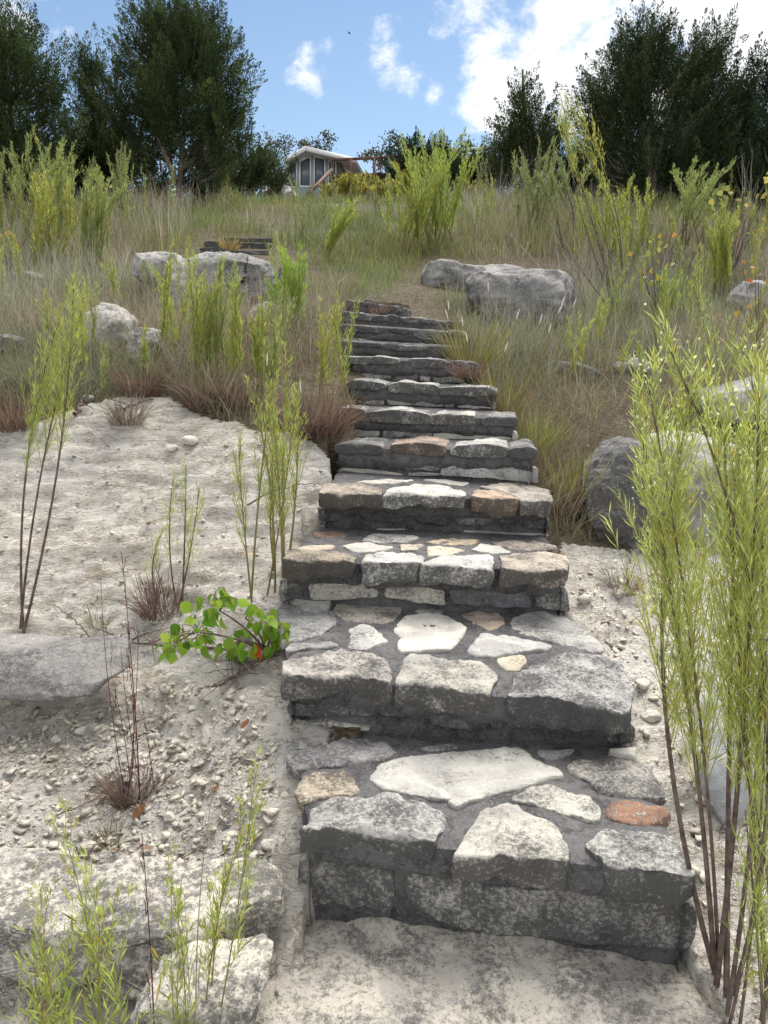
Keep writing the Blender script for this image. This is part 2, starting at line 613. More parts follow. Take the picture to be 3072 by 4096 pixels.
def axis(segs):
    a = []
    for lo, hi, st in segs:
        a += list(np.arange(lo, hi, st))
    return np.array(a)


ys = np.r_[axis([(-6, 1.0, 0.25), (1.0, 4.6, 0.016), (4.6, 8, 0.04), (8, 14, 0.12), (14, 30, 0.4), (30, 70, 1.5), (70, 340, 14)]), 340.]
xs = np.r_[-320, -200, -120, -70, axis([(-45, -12, 2.0), (-12, -5, 0.35), (-5, -2.6, 0.07), (-2.6, 2.7, 0.018), (2.7, 5, 0.07), (5, 12, 0.35), (12, 46, 2.0)]), 70, 120, 200, 320]
GX, GY = np.meshgrid(xs, ys)
GZ = raw_height(GX, GY)
P3 = np.stack([GX.ravel(), GY.ravel(), GZ.ravel()], -1)
gu, gv, gz_ = proj(P3)
bare = inpoly(gu, gv, BARE_L) | inpoly(gu, gv, BARE_R)
bare = np.where((P3[:, 1] < 1.2), True, bare) & (P3[:, 1] < 7)
bare = bare.astype(float).reshape(GX.shape)
# soften the edge of the bare marl a little
for _ in range(5):
    bare = (bare + np.roll(bare, 1, 0) + np.roll(bare, -1, 0) + np.roll(bare, 1, 1) + np.roll(bare, -1, 1)) / 5
near = np.clip((9 - GY) / 4, 0, 1).ravel() * np.clip((GY - 0.2), 0, 1).ravel()
Q = P3 * np.array([1, 1, 2.2])
lump = fbm(Q, 1.5, 5, 11, 0.55) * 0.07
strata = np.abs(fbm(Q * np.array([1, 1, 2.0]), 4.2, 5, 21, 0.55))
crumb = (fbm(Q, 15, 5, 31, 0.62) * 0.016 + (0.25 - np.abs(fbm(Q, 4.5, 6, 33, 0.62))) * 0.030)
bf = bare.ravel()
dz = near * (lump * (0.4 + 0.6 * bf) + bf * (0.075 * (0.22 - strata) + crumb * 1.5) + (1 - bf) * crumb)
# terraces: thin ledges of limestone crop out of the bank
tz = P3[:, 2] + fbm(P3, 0.9, 3, 41) * 0.10
tt = tz / 0.115
fr = tt - np.floor(tt)
dz += near * bf * 0.115 * (np.clip(fr * 1.9 - 0.45, 0, 1) - fr) * 0.30 * np.clip(fbm(P3, 1.3, 3, 43) * 1.6 + 0.55, 0, 1)
far = np.clip((GY.ravel() - 8) / 6, 0, 1) * np.clip((60 - GY.ravel()) / 20, 0, 1)
dz += far * fbm(P3, 0.3, 3, 51) * 0.12
GZ = GZ + dz.reshape(GZ.shape)
sz, ins = stair_height(GX, GY)
GZ = np.where(ins, np.minimum(GZ, sz - 0.16), GZ)
slab_in = (GX > -0.36 + (GY - 0.95) * 0.17) & (GX < 0.86 - (GY - 0.9) * 0.08) & (GY > 0.9) & (GY < 1.9)
GZ = np.where(slab_in, np.minimum(GZ, -0.16), GZ)


def ground(x, y):
    x = np.asarray(x, float)
    y = np.asarray(y, float)
    fx = np.clip(np.interp(x, xs, np.arange(len(xs))), 0, len(xs) - 1.001)
    fy = np.clip(np.interp(y, ys, np.arange(len(ys))), 0, len(ys) - 1.001)
    i, j = fx.astype(int), fy.astype(int)
    a, b = fx - i, fy - j
    return (GZ[j, i] * (1 - a) * (1 - b) + GZ[j, i + 1] * a * (1 - b) + GZ[j + 1, i] * (1 - a) * b + GZ[j + 1, i + 1] * a * b)


ny, nx = GX.shape
gi = (np.arange(ny - 1)[:, None] * nx + np.arange(nx - 1)[None, :])
gq = np.stack([gi, gi + 1, gi + nx + 1, gi + nx], -1).reshape(-1, 4)
g_ob = mk('ground', np.stack([GX.ravel(), GY.ravel(), GZ.ravel()], -1), gq, M_GROUND, attr={'bare': bare.ravel()})
g_ob['kind'] = 'structure'


def drop(u, v, d):
    """point of the ground on that sight line column"""
    p = at(u, v, d)
    return np.array([p[0], p[1], float(ground(p[0], p[1]))])


# ------------------------------------------------------------------ staircase masonry
def zsrc(sheet, pts):
    (ox, oy), sc = sheet
    return [(ox + x / sc, oy + y / sc) for x, y in pts]


A1, A2, A3, A4, A5 = ((1100, 2900), 1.5), ((1900, 2900), 1.5), ((1050, 2200), 1.5), ((1600, 2200), 1.5), ((1200, 1500), 1.5)
A6, A7, A8 = ((1000, 3400), 0.8007), ((1150, 1150), 1.952), ((500, 900), 2.074)
stair = thing('stone_staircase', 'long flight of mortared limestone steps climbing the slope', 'staircase', (0.25, 1.75, 0.0))


def body(k):
    s = STEPS[k]
    e, n = s['e'], s['n']
    inset = 0.02
    fl = s['nl'] - n * (0.012) + e * inset
    fr_ = s['nr'] - n * (0.012) - e * inset
    if k < 11:
        t = STEPS[k + 1]
        bl = t['nl'] - t['n'] * 0.14
        br = t['nr'] - t['n'] * 0.14
        if k < 3:
            bl = on_plane(*BASE[k + 1][0], s['tp'], s['tn']) - t['n'] * 0.1
            br = on_plane(*BASE[k + 1][1], s['tp'], s['tn']) - t['n'] * 0.1
    else:
        bl = fl - n * 0.5
        br = fr_ - n * 0.5
    nu, nv, nw = 60, 34, 22
    zb = (ZP[k] if k else 0.0) - 0.55

    def topz(p):
        return s['tp'][2] - ((p - s['tp'])[..., :2] @ s['tn'][:2]) / s['tn'][2] - 0.003

    def surf(a, b):
        p = (fl[None] * (1 - a)[:, None] + fr_[None] * a[:, None]) * (1 - b)[:, None] + (bl[None] * (1 - a)[:, None] + br[None] * a[:, None]) * b[:, None]
        p = p.copy()
        p[:, 2] = topz(p)
        return p
    parts = []
    a, b = np.meshgrid(np.linspace(0, 1, nu), np.linspace(0, 1, nv))
    top = surf(a.ravel(), b.ravel())
    ed = np.minimum(np.minimum(a, 1 - a) * 30, b * 14).ravel().clip(0, 1)
    top[:, 2] -= (1 - ed) ** 2 * 0.012

    def grid(Vv, r, c):
        i = np.arange(r - 1)[:, None] * c + np.arange(c - 1)[None]
        q = np.stack([i, i + 1, i + c + 1, i + c], -1).reshape(-1, 4)
        return Vv, q
    parts.append(grid(top, nv, nu))

    def wall(P0, cnt, push=None):
        w = np.linspace(0, 1, nw) ** 1.6
        Z = P0[:, 2][None] * (1 - w)[:, None] + zb * w[:, None]
        Vv = np.repeat(P0[None], nw, 0).copy()
        Vv[:, :, 2] = Z
        if push is not None:
            dz_ = (P0[:, 2][None] - Z) + 0.012 * fbm(Vv.reshape(-1, 3), 9, 3, 71).reshape(Z.shape)
            f = np.clip((dz_ - 0.085) / 0.03, 0, 1)
            Vv -= push[None, None] * (f * 0.033)[:, :, None]
        return grid(Vv.reshape(-1, 3), nw, cnt)
    ff = top.reshape(nv, nu, 3)
    parts.append(wall(ff[0], nu, n))
    parts.append(wall(ff[:, 0][::-1], nv))
    parts.append(wall(ff[:, -1], nv))
    V = np.concatenate([p[0] for p in parts])
    n0 = 0
    Fq = []
    for p in parts:
        Fq.append(p[1] + n0)
        n0 += len(p[0])
    off = np.stack([fbm(V, 11, 4, 61), fbm(V, 11, 4, 62), fbm(V, 11, 4, 63)], -1) * np.array([0.012, 0.014, 0.006])
    return mk('step', V + off, np.concatenate(Fq), M_MORTAR, stair)


def tint(o, rgb, lichen):
    o.color = (*rgb, lichen)


W_ = (1.0, 1.0, 1.0)
BONE = (1.22, 1.20, 1.14)
TAN = (1.05, 0.92, 0.76)
GREY = (0.85, 0.86, 0.88)
DK = (0.66, 0.67, 0.71)
RUST = (0.62, 0.37, 0.27)
_seed = [100]


def top_stone(step_ob, k, sheet, pts, kind='paving_stone', thick=0.05, rgb=W_, lichen=0.5, proud=0.005, label=None, rough=0.006):
    s = STEPS[k]
    q = [on_plane(*p, s['tp'] + s['tn'] * proud, s['tn']) for p in zsrc(sheet, pts)]
    _seed[0] += 7
    V, T, gr = stone_mesh(q, s['tn'], thick, 0.006 if kind == 'paving_stone' else 0.009, rough, _seed[0], ragged=0.006 if kind == 'paving_stone' else 0.009)
    o = mk(kind, V, T, M_STAIR, step_ob, attr={'grime': gr * (1.0 if kind == 'cap_stone' else 0.0)})
    tint(o, rgb, lichen)
    if label:
        o['label'] = label


def front_stone(step_ob, k, sheet, pts, kind='riser_stone', deep=0.06, rgb=W_, lichen=0.5, proud=0.0, label=None, plane=None):
    s = STEPS[k] if plane is None else plane
    p0 = (s['np'] if kind == 'cap_stone' else s['rp']) + s['n'] * proud
    q = [on_plane(*p, p0, s['n']) for p in zsrc(sheet, pts)]
    _seed[0] += 7
    V, T, gr = stone_mesh(q, s['n'], deep, 0.007, 0.006, _seed[0], ragged=0.007)
    if kind == 'riser_stone':
        lichen -= 0.03
    o = mk(kind, V, T, M_STAIR, step_ob, attr={'grime': (1.0 - gr) * (0.75 if kind == 'cap_stone' else 0.0)})
    tint(o, rgb, lichen)
    if label:
        o['label'] = label


ST = [body(k) for k in range(12)]
# step 1
t1 = ST[0]
top_stone(t1, 0, A1, [(205, 590), (215, 500), (270, 455), (420, 430), (560, 430), (640, 415), (740, 425), (800, 470), (900, 480), (985, 505), (1040, 555), (1010, 610), (960, 640), (945, 705), (880, 695), (780, 668), (600, 648), (480, 632), (370, 625), (230, 642), (150, 632)], 'cap_stone', 0.075, W_, 0.52, 0.010, rough=0.010)
top_stone(t1, 0, A1, [(1075, 775), (1110, 700), (1160, 620), (1230, 540), (1300, 480), (1380, 445), (1430, 455), (1490, 500), (1560, 540), (1650, 580), (1690, 600), (1735, 680), (1760, 780), (1755, 808), (1690, 798), (1600, 788), (1450, 778), (1350, 772), (1250, 788), (1150, 795)], 'cap_stone', 0.095, (1.1, 1.08, 1.02), 0.44, 0.010, rough=0.009)
top_stone(t1, 0, A2, [(665, 725), (700, 690), (750, 640), (790, 615), (900, 620), (1050, 640), (1200, 660), (1255, 760), (1290, 850), (1325, 892), (1230, 888), (1120, 864), (1000, 844), (880, 828), (790, 818), (740, 780), (700, 745)], 'cap_stone', 0.105, W_, 0.52, 0.010, rough=0.009)
top_stone(t1, 0, A2, [(785, 535), (800, 470), (870, 440), (960, 450), (1100, 475), (1150, 500), (1175, 540), (1130, 570), (1000, 592), (900, 580), (820, 555)], rgb=RUST, lichen=0.50, label='rust-stained oval paving stone')
top_stone(t1, 0, A2, [(215, 430), (290, 400), (400, 360), (480, 362), (560, 385), (640, 410), (690, 430), (720, 480), (750, 510), (740, 570), (690, 572), (600, 545), (500, 515), (400, 480), (300, 465), (240, 455)], rgb=BONE, lichen=0.46, rough=0.010)
top_stone(t1, 0, A1, [(583, 300), (595, 265), (650, 225), (760, 200), (900, 185), (1050, 165), (1200, 150), (1350, 148), (1465, 135), (1510, 170), (1560, 210), (1620, 250), (1700, 265), (1720, 300), (1660, 310), (1560, 345), (1430, 380), (1300, 405), (1180, 425), (1040, 440), (960, 435), (870, 410), (760, 400), (680, 375), (620, 345)], rgb=(1.12, 1.12, 1.10), lichen=0.36, label='large pale smooth paving stone')
top_stone(t1, 0, A1, [(1030, 462), (1100, 440), (1180, 425), (1265, 415), (1240, 440), (1170, 460), (1095, 497)], rgb=BONE, lichen=0.25)
top_stone(t1, 0, A1, [(125, 365), (170, 300), (250, 280), (400, 272), (450, 300), (475, 345), (497, 380), (490, 405), (400, 410), (300, 430), (220, 455), (150, 450), (120, 400)], rgb=TAN, lichen=0.58)
top_stone(t1, 0, A1, [(80, 200), (85, 130), (120, 85), (250, 78), (400, 75), (550, 85), (660, 105), (715, 130), (725, 155), (690, 185), (620, 205), (500, 215), (400, 240), (250, 255), (120, 262)], rgb=(0.8, 0.8, 0.84), lichen=0.55)
top_stone(t1, 0, A1, [(870, 140), (920, 120), (1000, 105), (1080, 112), (1100, 128), (1040, 140), (950, 150), (885, 160)], rgb=GREY, lichen=0.6)
top_stone(t1, 0, A2, [(555, 250), (610, 205), (690, 195), (800, 200), (900, 200), (1000, 225), (1060, 260), (1100, 330), (1130, 400), (1140, 425), (1050, 430), (950, 432), (850, 420), (780, 400), (720, 370), (700, 340), (630, 310), (590, 290)], rgb=(0.9, 0.88, 0.85), lichen=0.60, rough=0.008)
top_stone(t1, 0, A2, [(365, 150), (430, 140), (520, 150), (605, 148), (560, 175), (470, 195), (420, 200), (385, 175)], rgb=GREY, lichen=0.5)
top_stone(t1, 0, A2, [(800, 150), (880, 140), (960, 130), (970, 190), (900, 180), (840, 175)], rgb=BONE, lichen=0.3, thick=0.06, proud=0.02)
front_stone(t1, 0, A1, [(145, 850), (160, 800), (250, 815), (400, 840), (560, 855), (700, 870), (700, 960), (695, 1050), (685, 1130), (620, 1115), (540, 1090), (430, 1110), (370, 1085), (250, 1095), (145, 1090)], rgb=W_, lichen=0.70)
front_stone(t1, 0, A6, [(500, 115), (520, 80), (570, 72), (640, 90), (740, 115), (860, 130), (1000, 128), (1120, 130), (1250, 150), (1400, 172), (1412, 200), (1410, 280), (1395, 318), (1300, 315), (1150, 310), (1000, 295), (850, 275), (720, 260), (640, 245), (600, 225), (560, 200), (515, 160)], rgb=W_, lichen=0.72, label='long low riser stone with pale streaks')
# step 2
t2 = ST[1]
top_stone(t2, 1, A3, [(130, 735), (135, 670), (160, 655), (280, 645), (400, 615), (480, 595), (600, 600), (680, 615), (750, 655), (765, 720), (760, 788), (700, 778), (640, 761), (520, 755), (380, 761), (250, 748)], 'cap_stone', 0.085, (1.0, 0.96, 0.92), 0.48, 0.010, rough=0.009)
top_stone(t2, 1, A3, [(805, 780), (835, 720), (845, 650), (890, 612), (980, 620), (1060, 635), (1130, 660), (1200, 650), (1270, 665), (1340, 695), (1395, 735), (1400, 765), (1370, 820), (1350, 855), (1240, 840), (1130, 820), (1010, 800), (900, 790)], 'cap_stone', 0.10, (1.0, 0.98, 0.92), 0.45, 0.010, rough=0.009)
top_stone(t2, 1, A4, [(655, 850), (690, 790), (690, 740), (740, 710), (830, 670), (960, 640), (1080, 630), (1200, 640), (1300, 670), (1350, 740), (1385, 830), (1385, 900), (1370, 972), (1290, 972), (1200, 930), (1110, 930), (1060, 905), (960, 898), (850, 878), (750, 864)], 'cap_stone', 0.10, (0.95, 0.95, 0.97), 0.55, 0.012, rough=0.012)
top_stone(t2, 1, A3, [(795, 480), (810, 440), (860, 400), (960, 382), (1080, 390), (1150, 420), (1220, 465), (1210, 500), (1160, 560), (1130, 600), (1000, 598), (880, 605), (835, 610), (815, 575), (835, 525), (800, 500)], rgb=(1.28, 1.27, 1.22), lichen=0.30, label='bright white paving stone at the middle of the tread')
top_stone(t2, 1, A3, [(425, 360), (455, 320), (600, 318), (740, 322), (840, 335), (820, 375), (790, 415), (740, 435), (640, 428), (540, 420), (490, 410)], rgb=(0.95, 0.88, 0.82), lichen=0.52)
top_stone(t2, 1, A3, [(515, 470), (600, 440), (680, 455), (720, 490), (750, 540), (690, 560), (620, 590), (510, 575), (530, 525)], rgb=(1.15, 1.15, 1.15), lichen=0.47)
top_stone(t2, 1, A3, [(100, 330), (150, 318), (300, 325), (400, 345), (430, 380), (440, 430), (400, 470), (330, 510), (230, 535), (120, 530), (105, 430)], rgb=(0.75, 0.76, 0.79), lichen=0.52)
top_stone(t2, 1, A3, [(140, 590), (170, 560), (300, 545), (420, 540), (465, 560), (400, 580), (280, 590), (150, 610)], rgb=GREY, lichen=0.45)
top_stone(t2, 1, A4, [(370, 385), (470, 370), (590, 372), (635, 430), (600, 455), (540, 480), (490, 455), (440, 435)], rgb=(0.95, 0.78, 0.66), lichen=0.48, label='brownish wedge paving stone')
top_stone(t2, 1, A4, [(670, 440), (690, 405), (780, 380), (900, 380), (980, 395), (1060, 440), (1140, 490), (1190, 540), (1215, 595), (1150, 600), (1050, 580), (950, 555), (850, 525), (750, 500), (690, 480)], rgb=(0.95, 0.95, 0.95), lichen=0.46)
top_stone(t2, 1, A4, [(405, 590), (440, 550), (490, 500), (560, 510), (640, 500), (720, 520), (820, 545), (910, 575), (880, 595), (780, 605), (680, 618), (580, 635), (470, 632), (420, 610)], rgb=(1.05, 1.05, 1.05), lichen=0.36)
top_stone(t2, 1, A4, [(575, 650), (650, 635), (740, 632), (760, 655), (740, 690), (710, 718), (640, 712), (600, 680)], rgb=(1.3, 1.2, 0.98), lichen=0.32, label='small yellowish paving stone')
top_stone(t2, 1, A3, [(910, 360), (940, 340), (1020, 345), (1090, 360), (1060, 378), (980, 380)], rgb=GREY, lichen=0.55)
for p, c, l in [([(150, 930), (300, 925), (450, 930), (520, 945), (520, 1000), (300, 1000), (150, 990)], DK, 0.75),
                ([(527, 920), (700, 920), (850, 930), (905, 965), (880, 1000), (700, 1005), (525, 1000)], DK, 0.72),
                ([(150, 1040), (400, 1040), (640, 1065), (640, 1082), (400, 1087), (170, 1092)], BONE, 0.5)]:
    front_stone(t2, 1, A3, p, rgb=c, lichen=l)
for p, c, l in [([(175, 965), (300, 965), (450, 980), (525, 1010), (515, 1075), (400, 1090), (180, 1050)], DK, 0.7),
                ([(535, 1005), (610, 1010), (615, 1070), (550, 1080)], DK, 0.7),
                ([(627, 1005), (760, 1000), (880, 1015), (922, 1040), (915, 1088), (800, 1085), (640, 1055)], DK, 0.7),
                ([(934, 1040), (1130, 1045), (1130, 1120), (1040, 1130), (934, 1100)], GREY, 0.8),
                ([(1235, 1070), (1400, 1065), (1410, 1165), (1320, 1180), (1240, 1150)], GREY, 0.78)]:
    front_stone(t2, 1, A4, p, rgb=c, lichen=l)
# step 3
t3 = ST[2]
for p, c, l, th in [([(-105, 1102), (-60, 1050), (100, 1050), (250, 1060), (330, 1085), (320, 1113), (200, 1118), (50, 1113)], (0.85, 0.74, 0.6), 0.55, 0.085),
                    ([(370, 1118), (390, 1085), (560, 1052), (700, 1065), (750, 1080), (740, 1112), (720, 1128), (550, 1121)], (1.2, 1.2, 1.2), 0.40, 0.09),
                    ([(730, 1133), (800, 1110), (860, 1085), (1050, 1075), (1150, 1080), (1160, 1110), (1155, 1153), (1000, 1148), (850, 1143)], (1.2, 1.2, 1.19), 0.38, 0.09),
                    ([(1215, 1130), (1205, 1080), (1350, 1065), (1500, 1065), (1580, 1080), (1605, 1110), (1600, 1163), (1500, 1172), (1350, 1158), (1220, 1152)], (1.1, 0.98, 0.86), 0.47, 0.10)]:
    top_stone(t3, 2, A5, p, 'cap_stone', th, c, l, 0.010)
for p, c, l in [([(-20, 1030), (100, 1012), (220, 1022), (180, 1043), (0, 1045)], TAN, 0.42),
                ([(250, 1015), (400, 1005), (560, 1030), (480, 1055), (380, 1068), (300, 1045)], BONE, 0.36),
                ([(375, 985), (420, 955), (560, 945), (720, 970), (650, 995), (480, 1000)], (1.1, 1.1, 1.1), 0.5),
                ([(600, 1010), (750, 1010), (700, 1045), (610, 1050)], (1.1, 1.0, 0.86), 0.42),
                ([(765, 1025), (850, 1025), (990, 1045), (900, 1080), (770, 1080)], (1.2, 1.08, 0.92), 0.36),
                ([(765, 995), (850, 978), (1080, 985), (1050, 1010), (900, 1015)], (1.1, 0.92, 0.7), 0.42),
                ([(1030, 1045), (1090, 1005), (1200, 1020), (1265, 1055), (1150, 1068)], BONE, 0.36),
                ([(1150, 1000), (1400, 985), (1540, 1030), (1500, 1050), (1300, 1045), (1200, 1015)], (0.9, 0.78, 0.7), 0.55),
                ([(80, 945), (200, 930), (280, 950), (270, 970), (100, 975)], (0.75, 0.5, 0.38), 0.5)]:
    top_stone(t3, 2, A5, p, rgb=c, lichen=l)
for sh, p, c, l in [(A3, [(95, 250), (105, 185), (180, 175), (225, 210), (235, 260), (225, 300), (110, 320)], W_, 0.66),
                    (A3, [(285, 210), (330, 200), (450, 195), (560, 200), (690, 210), (695, 265), (680, 290), (450, 300), (300, 300)], BONE, 0.52),
                    (A3, [(735, 230), (760, 220), (900, 222), (1040, 230), (1090, 250), (1093, 330), (960, 320), (740, 285)], (1.2, 1.17, 1.1), 0.54),
                    (A4, [(310, 240), (340, 222), (560, 225), (780, 250), (780, 350), (600, 345), (310, 330)], (0.45, 0.48, 0.55), 0.55),
                    (A4, [(820, 290), (880, 258), (1010, 250), (1015, 370), (930, 360), (820, 345)], GREY, 0.66)]:
    front_stone(t3, 2, sh, p, rgb=c, lichen=l)
# step 4
t4 = ST[3]
for p, c, l, th in [([(120, 693), (140, 655), (250, 645), (420, 660), (490, 680), (480, 712), (300, 707)], (0.9, 0.8, 0.68), 0.52, 0.08),
                    ([(500, 708), (560, 670), (700, 655), (850, 665), (985, 695), (985, 722), (850, 722), (650, 712)], (1.25, 1.25, 1.22), 0.38, 0.07),
                    ([(1030, 722), (1050, 690), (1180, 695), (1310, 738), (1300, 742), (1150, 738)], (1.0, 0.78, 0.6), 0.45, 0.085),
                    ([(1080, 668), (1250, 645), (1400, 655), (1490, 690), (1515, 750), (1420, 748), (1330, 744), (1200, 690)], (0.95, 0.88, 0.8), 0.48, 0.085)]:
    top_stone(t4, 3, A5, p, 'cap_stone', th, c, l, 0.010)
for p in ([(340, 640), (520, 625), (680, 630), (600, 648), (450, 652)], [(740, 630), (860, 625), (1010, 645), (980, 660), (830, 645)]):
    top_stone(t4, 3, A5, p, rgb=BONE, lichen=0.35)
for p, c, l in [([(110, 800), (240, 795), (245, 860), (220, 880), (115, 870)], DK, 0.7), ([(350, 820), (450, 808), (600, 830), (625, 860), (610, 885), (450, 890), (380, 880)], DK, 0.75),
                ([(680, 850), (780, 838), (880, 860), (900, 890), (850, 910), (720, 895)], DK, 0.78), ([(935, 845), (1080, 838), (1160, 855), (1300, 850), (1290, 890), (1150, 900), (1060, 915), (950, 895)], GREY, 0.78),
                ([(1340, 855), (1490, 858), (1500, 930), (1345, 920)], DK, 0.75), ([(465, 922), (600, 926), (760, 943), (740, 955), (470, 943)], BONE, 0.4),
                ([(990, 935), (1200, 945), (1490, 955), (1490, 970), (1200, 968), (990, 960)], BONE, 0.4)]:
    front_stone(t4, 3, A5, p, rgb=c, lichen=l)
# steps 5 to 7
CAPS = {4: [([(205, 420), (300, 412), (400, 415), (495, 430), (498, 465), (470, 482), (300, 485), (215, 470)], GREY, 0.6), ([(545, 420), (650, 410), (780, 412), (875, 430), (870, 480), (840, 490), (700, 480), (560, 468)], (0.9, 0.7, 0.58), 0.55),
            ([(905, 455), (940, 428), (1060, 418), (1180, 422), (1250, 440), (1248, 480), (1200, 500), (1050, 500), (920, 485)], (1.1, 1.1, 1.1), 0.52), ([(1255, 470), (1265, 440), (1380, 432), (1425, 450), (1415, 490), (1370, 510), (1260, 500)], GREY, 0.6)],
        5: [([(212, 205), (300, 196), (385, 210), (390, 250), (370, 272), (240, 270), (212, 250)], GREY, 0.55), ([(418, 222), (550, 212), (700, 222), (778, 240), (775, 295), (650, 295), (430, 280)], (1.1, 1.1, 1.1), 0.55),
            ([(786, 240), (900, 232), (1050, 245), (1050, 300), (1000, 305), (786, 300)], BONE, 0.5), ([(1088, 265), (1150, 250), (1300, 255), (1300, 310), (1100, 305)], W_, 0.58)],
        6: [([(275, 55), (310, 30), (420, 33), (515, 55), (510, 85), (450, 92), (290, 85)], GREY, 0.55), ([(525, 60), (600, 43), (800, 58), (833, 75), (825, 118), (700, 118), (540, 105)], BONE, 0.52),
            ([(840, 78), (1000, 68), (1130, 73), (1180, 93), (1180, 125), (1050, 130), (840, 122)], (1.1, 1.1, 1.1), 0.55)]}
RIS = {4: [([(400, 520), (440, 505), (560, 530), (560, 552), (420, 553)], GREY, 0.68), ([(610, 540), (640, 530), (780, 545), (840, 555), (830, 580), (620, 565)], GREY, 0.6), ([(850, 590), (870, 552), (980, 542), (1200, 547), (1415, 557), (1420, 650), (1250, 630), (1000, 610), (850, 605)], (1.15, 1.17, 1.2), 0.42),
           ([(220, 585), (250, 557), (330, 563), (500, 577), (620, 597), (600, 610), (350, 600), (230, 592)], BONE, 0.4), ([(645, 590), (740, 585), (840, 593), (840, 606), (650, 606)], W_, 0.5), ([(215, 515), (330, 520), (390, 530), (385, 552), (225, 545)], DK, 0.7)],
       5: [([(218, 295), (350, 302), (470, 317), (472, 370), (220, 385), (210, 340)], (1.2, 1.18, 1.1), 0.48), ([(498, 322), (600, 320), (785, 337), (785, 385), (500, 375)], W_, 0.56), ([(810, 347), (1000, 337), (1295, 342), (1300, 390), (1100, 392), (810, 380)], (1.5, 1.48, 1.4), 0.30)],
       6: [([(260, 122), (300, 117), (498, 130), (500, 180), (270, 175)], W_, 0.55), ([(525, 137), (700, 140), (853, 152), (850, 192), (530, 180)], W_, 0.5), ([(862, 157), (920, 157), (925, 195), (862, 195)], GREY, 0.62), ([(945, 164), (1168, 166), (1170, 205), (945, 200)], (1.2, 1.2, 1.15), 0.45)],
       7: [([(560, 650), (640, 632), (805, 650), (805, 720), (560, 715)], GREY, 0.5), ([(835, 715), (855, 660), (1015, 662), (1010, 735), (835, 730)], DK, 0.55), ([(1035, 680), (1110, 668), (1110, 740), (1035, 735)], W_, 0.5), ([(1140, 690), (1180, 672), (1380, 680), (1380, 745), (1140, 740)], GREY, 0.55)],
       8: [([(440, 495), (690, 510), (690, 530), (460, 520)], W_, 0.45), ([(720, 518), (890, 528), (880, 545), (730, 535)], BONE, 0.4), ([(940, 538), (1080, 543), (1075, 556), (942, 552)], BONE, 0.4), ([(1260, 550), (1330, 555), (1330, 568), (1260, 565)], BONE, 0.35)],
       9: [([(400, 378), (560, 385), (690, 395), (685, 425), (400, 408)], BONE, 0.3), ([(712, 403), (865, 405), (862, 440), (712, 432)], BONE, 0.32), ([(890, 418), (1080, 433), (1070, 450), (890, 444)], BONE, 0.42), ([(1250, 425), (1290, 400), (1380, 400), (1380, 440), (1260, 450)], (1.3, 1.27, 1.15), 0.28)],
       10: [([(460, 268), (680, 280), (680, 298), (470, 290)], (1.2, 1.15, 1.0), 0.42), ([(940, 313), (1000, 318), (1000, 335), (940, 330)], GREY, 0.5), ([(1030, 325), (1190, 335), (1180, 347), (1035, 338)], W_, 0.5)], 11: []}
CAP2 = {7: [([(430, 540), (570, 545), (700, 535), (860, 560), (880, 580), (850, 600), (600, 600), (440, 595)], (1.1, 1.1, 1.1), 0.55), ([(950, 555), (1100, 558), (1225, 570), (1225, 635), (1110, 638), (975, 620)], GREY, 0.5), ([(1270, 575), (1370, 570), (1480, 595), (1480, 640), (1280, 635)], GREY, 0.52)],
        8: [([(420, 415), (600, 430), (735, 440), (738, 465), (640, 470), (430, 460)], GREY, 0.55), ([(755, 450), (900, 448), (1130, 463), (1100, 490), (900, 495), (760, 480)], GREY, 0.5), ([(1180, 490), (1230, 460), (1300, 470), (1330, 500), (1320, 525), (1200, 520)], GREY, 0.55)],
        9: [([(405, 290), (600, 300), (755, 315), (745, 345), (680, 355), (420, 340)], GREY, 0.55), ([(775, 318), (960, 325), (955, 365), (900, 370), (790, 345)], GREY, 0.55), ([(985, 347), (1150, 345), (1260, 372), (1240, 410), (1100, 415), (990, 385)], GREY, 0.5), ([(1225, 345), (1300, 330), (1380, 345), (1380, 380), (1290, 378)], BONE, 0.32)],
        10: [([(420, 190), (560, 195), (660, 225), (655, 260), (430, 260)], GREY, 0.5), ([(672, 225), (800, 210), (885, 230), (875, 278), (672, 268)], (0.6, 0.62, 0.68), 0.5), ([(892, 240), (1000, 230), (1170, 258), (1168, 285), (900, 280)], GREY, 0.45), ([(1210, 275), (1260, 260), (1365, 275), (1360, 305), (1215, 300)], GREY, 0.5)],
        11: [([(440, 95), (560, 110), (560, 140), (445, 130)], GREY, 0.5), ([(567, 110), (715, 125), (700, 155), (570, 140)], GREY, 0.5), ([(780, 135), (910, 155), (900, 195), (790, 175)], GREY, 0.5)]}
for k in range(4, 12):
    for p, c, l in (CAPS.get(k) or CAP2.get(k)):
        front_stone(ST[k], k, A5 if k < 7 else A7, p, 'cap_stone', 0.34, c, l, 0.0)
    for p, c, l in RIS[k]:
        front_stone(ST[k], k, A5 if k < 7 else A7, p, rgb=c, lichen=l, deep=0.09)

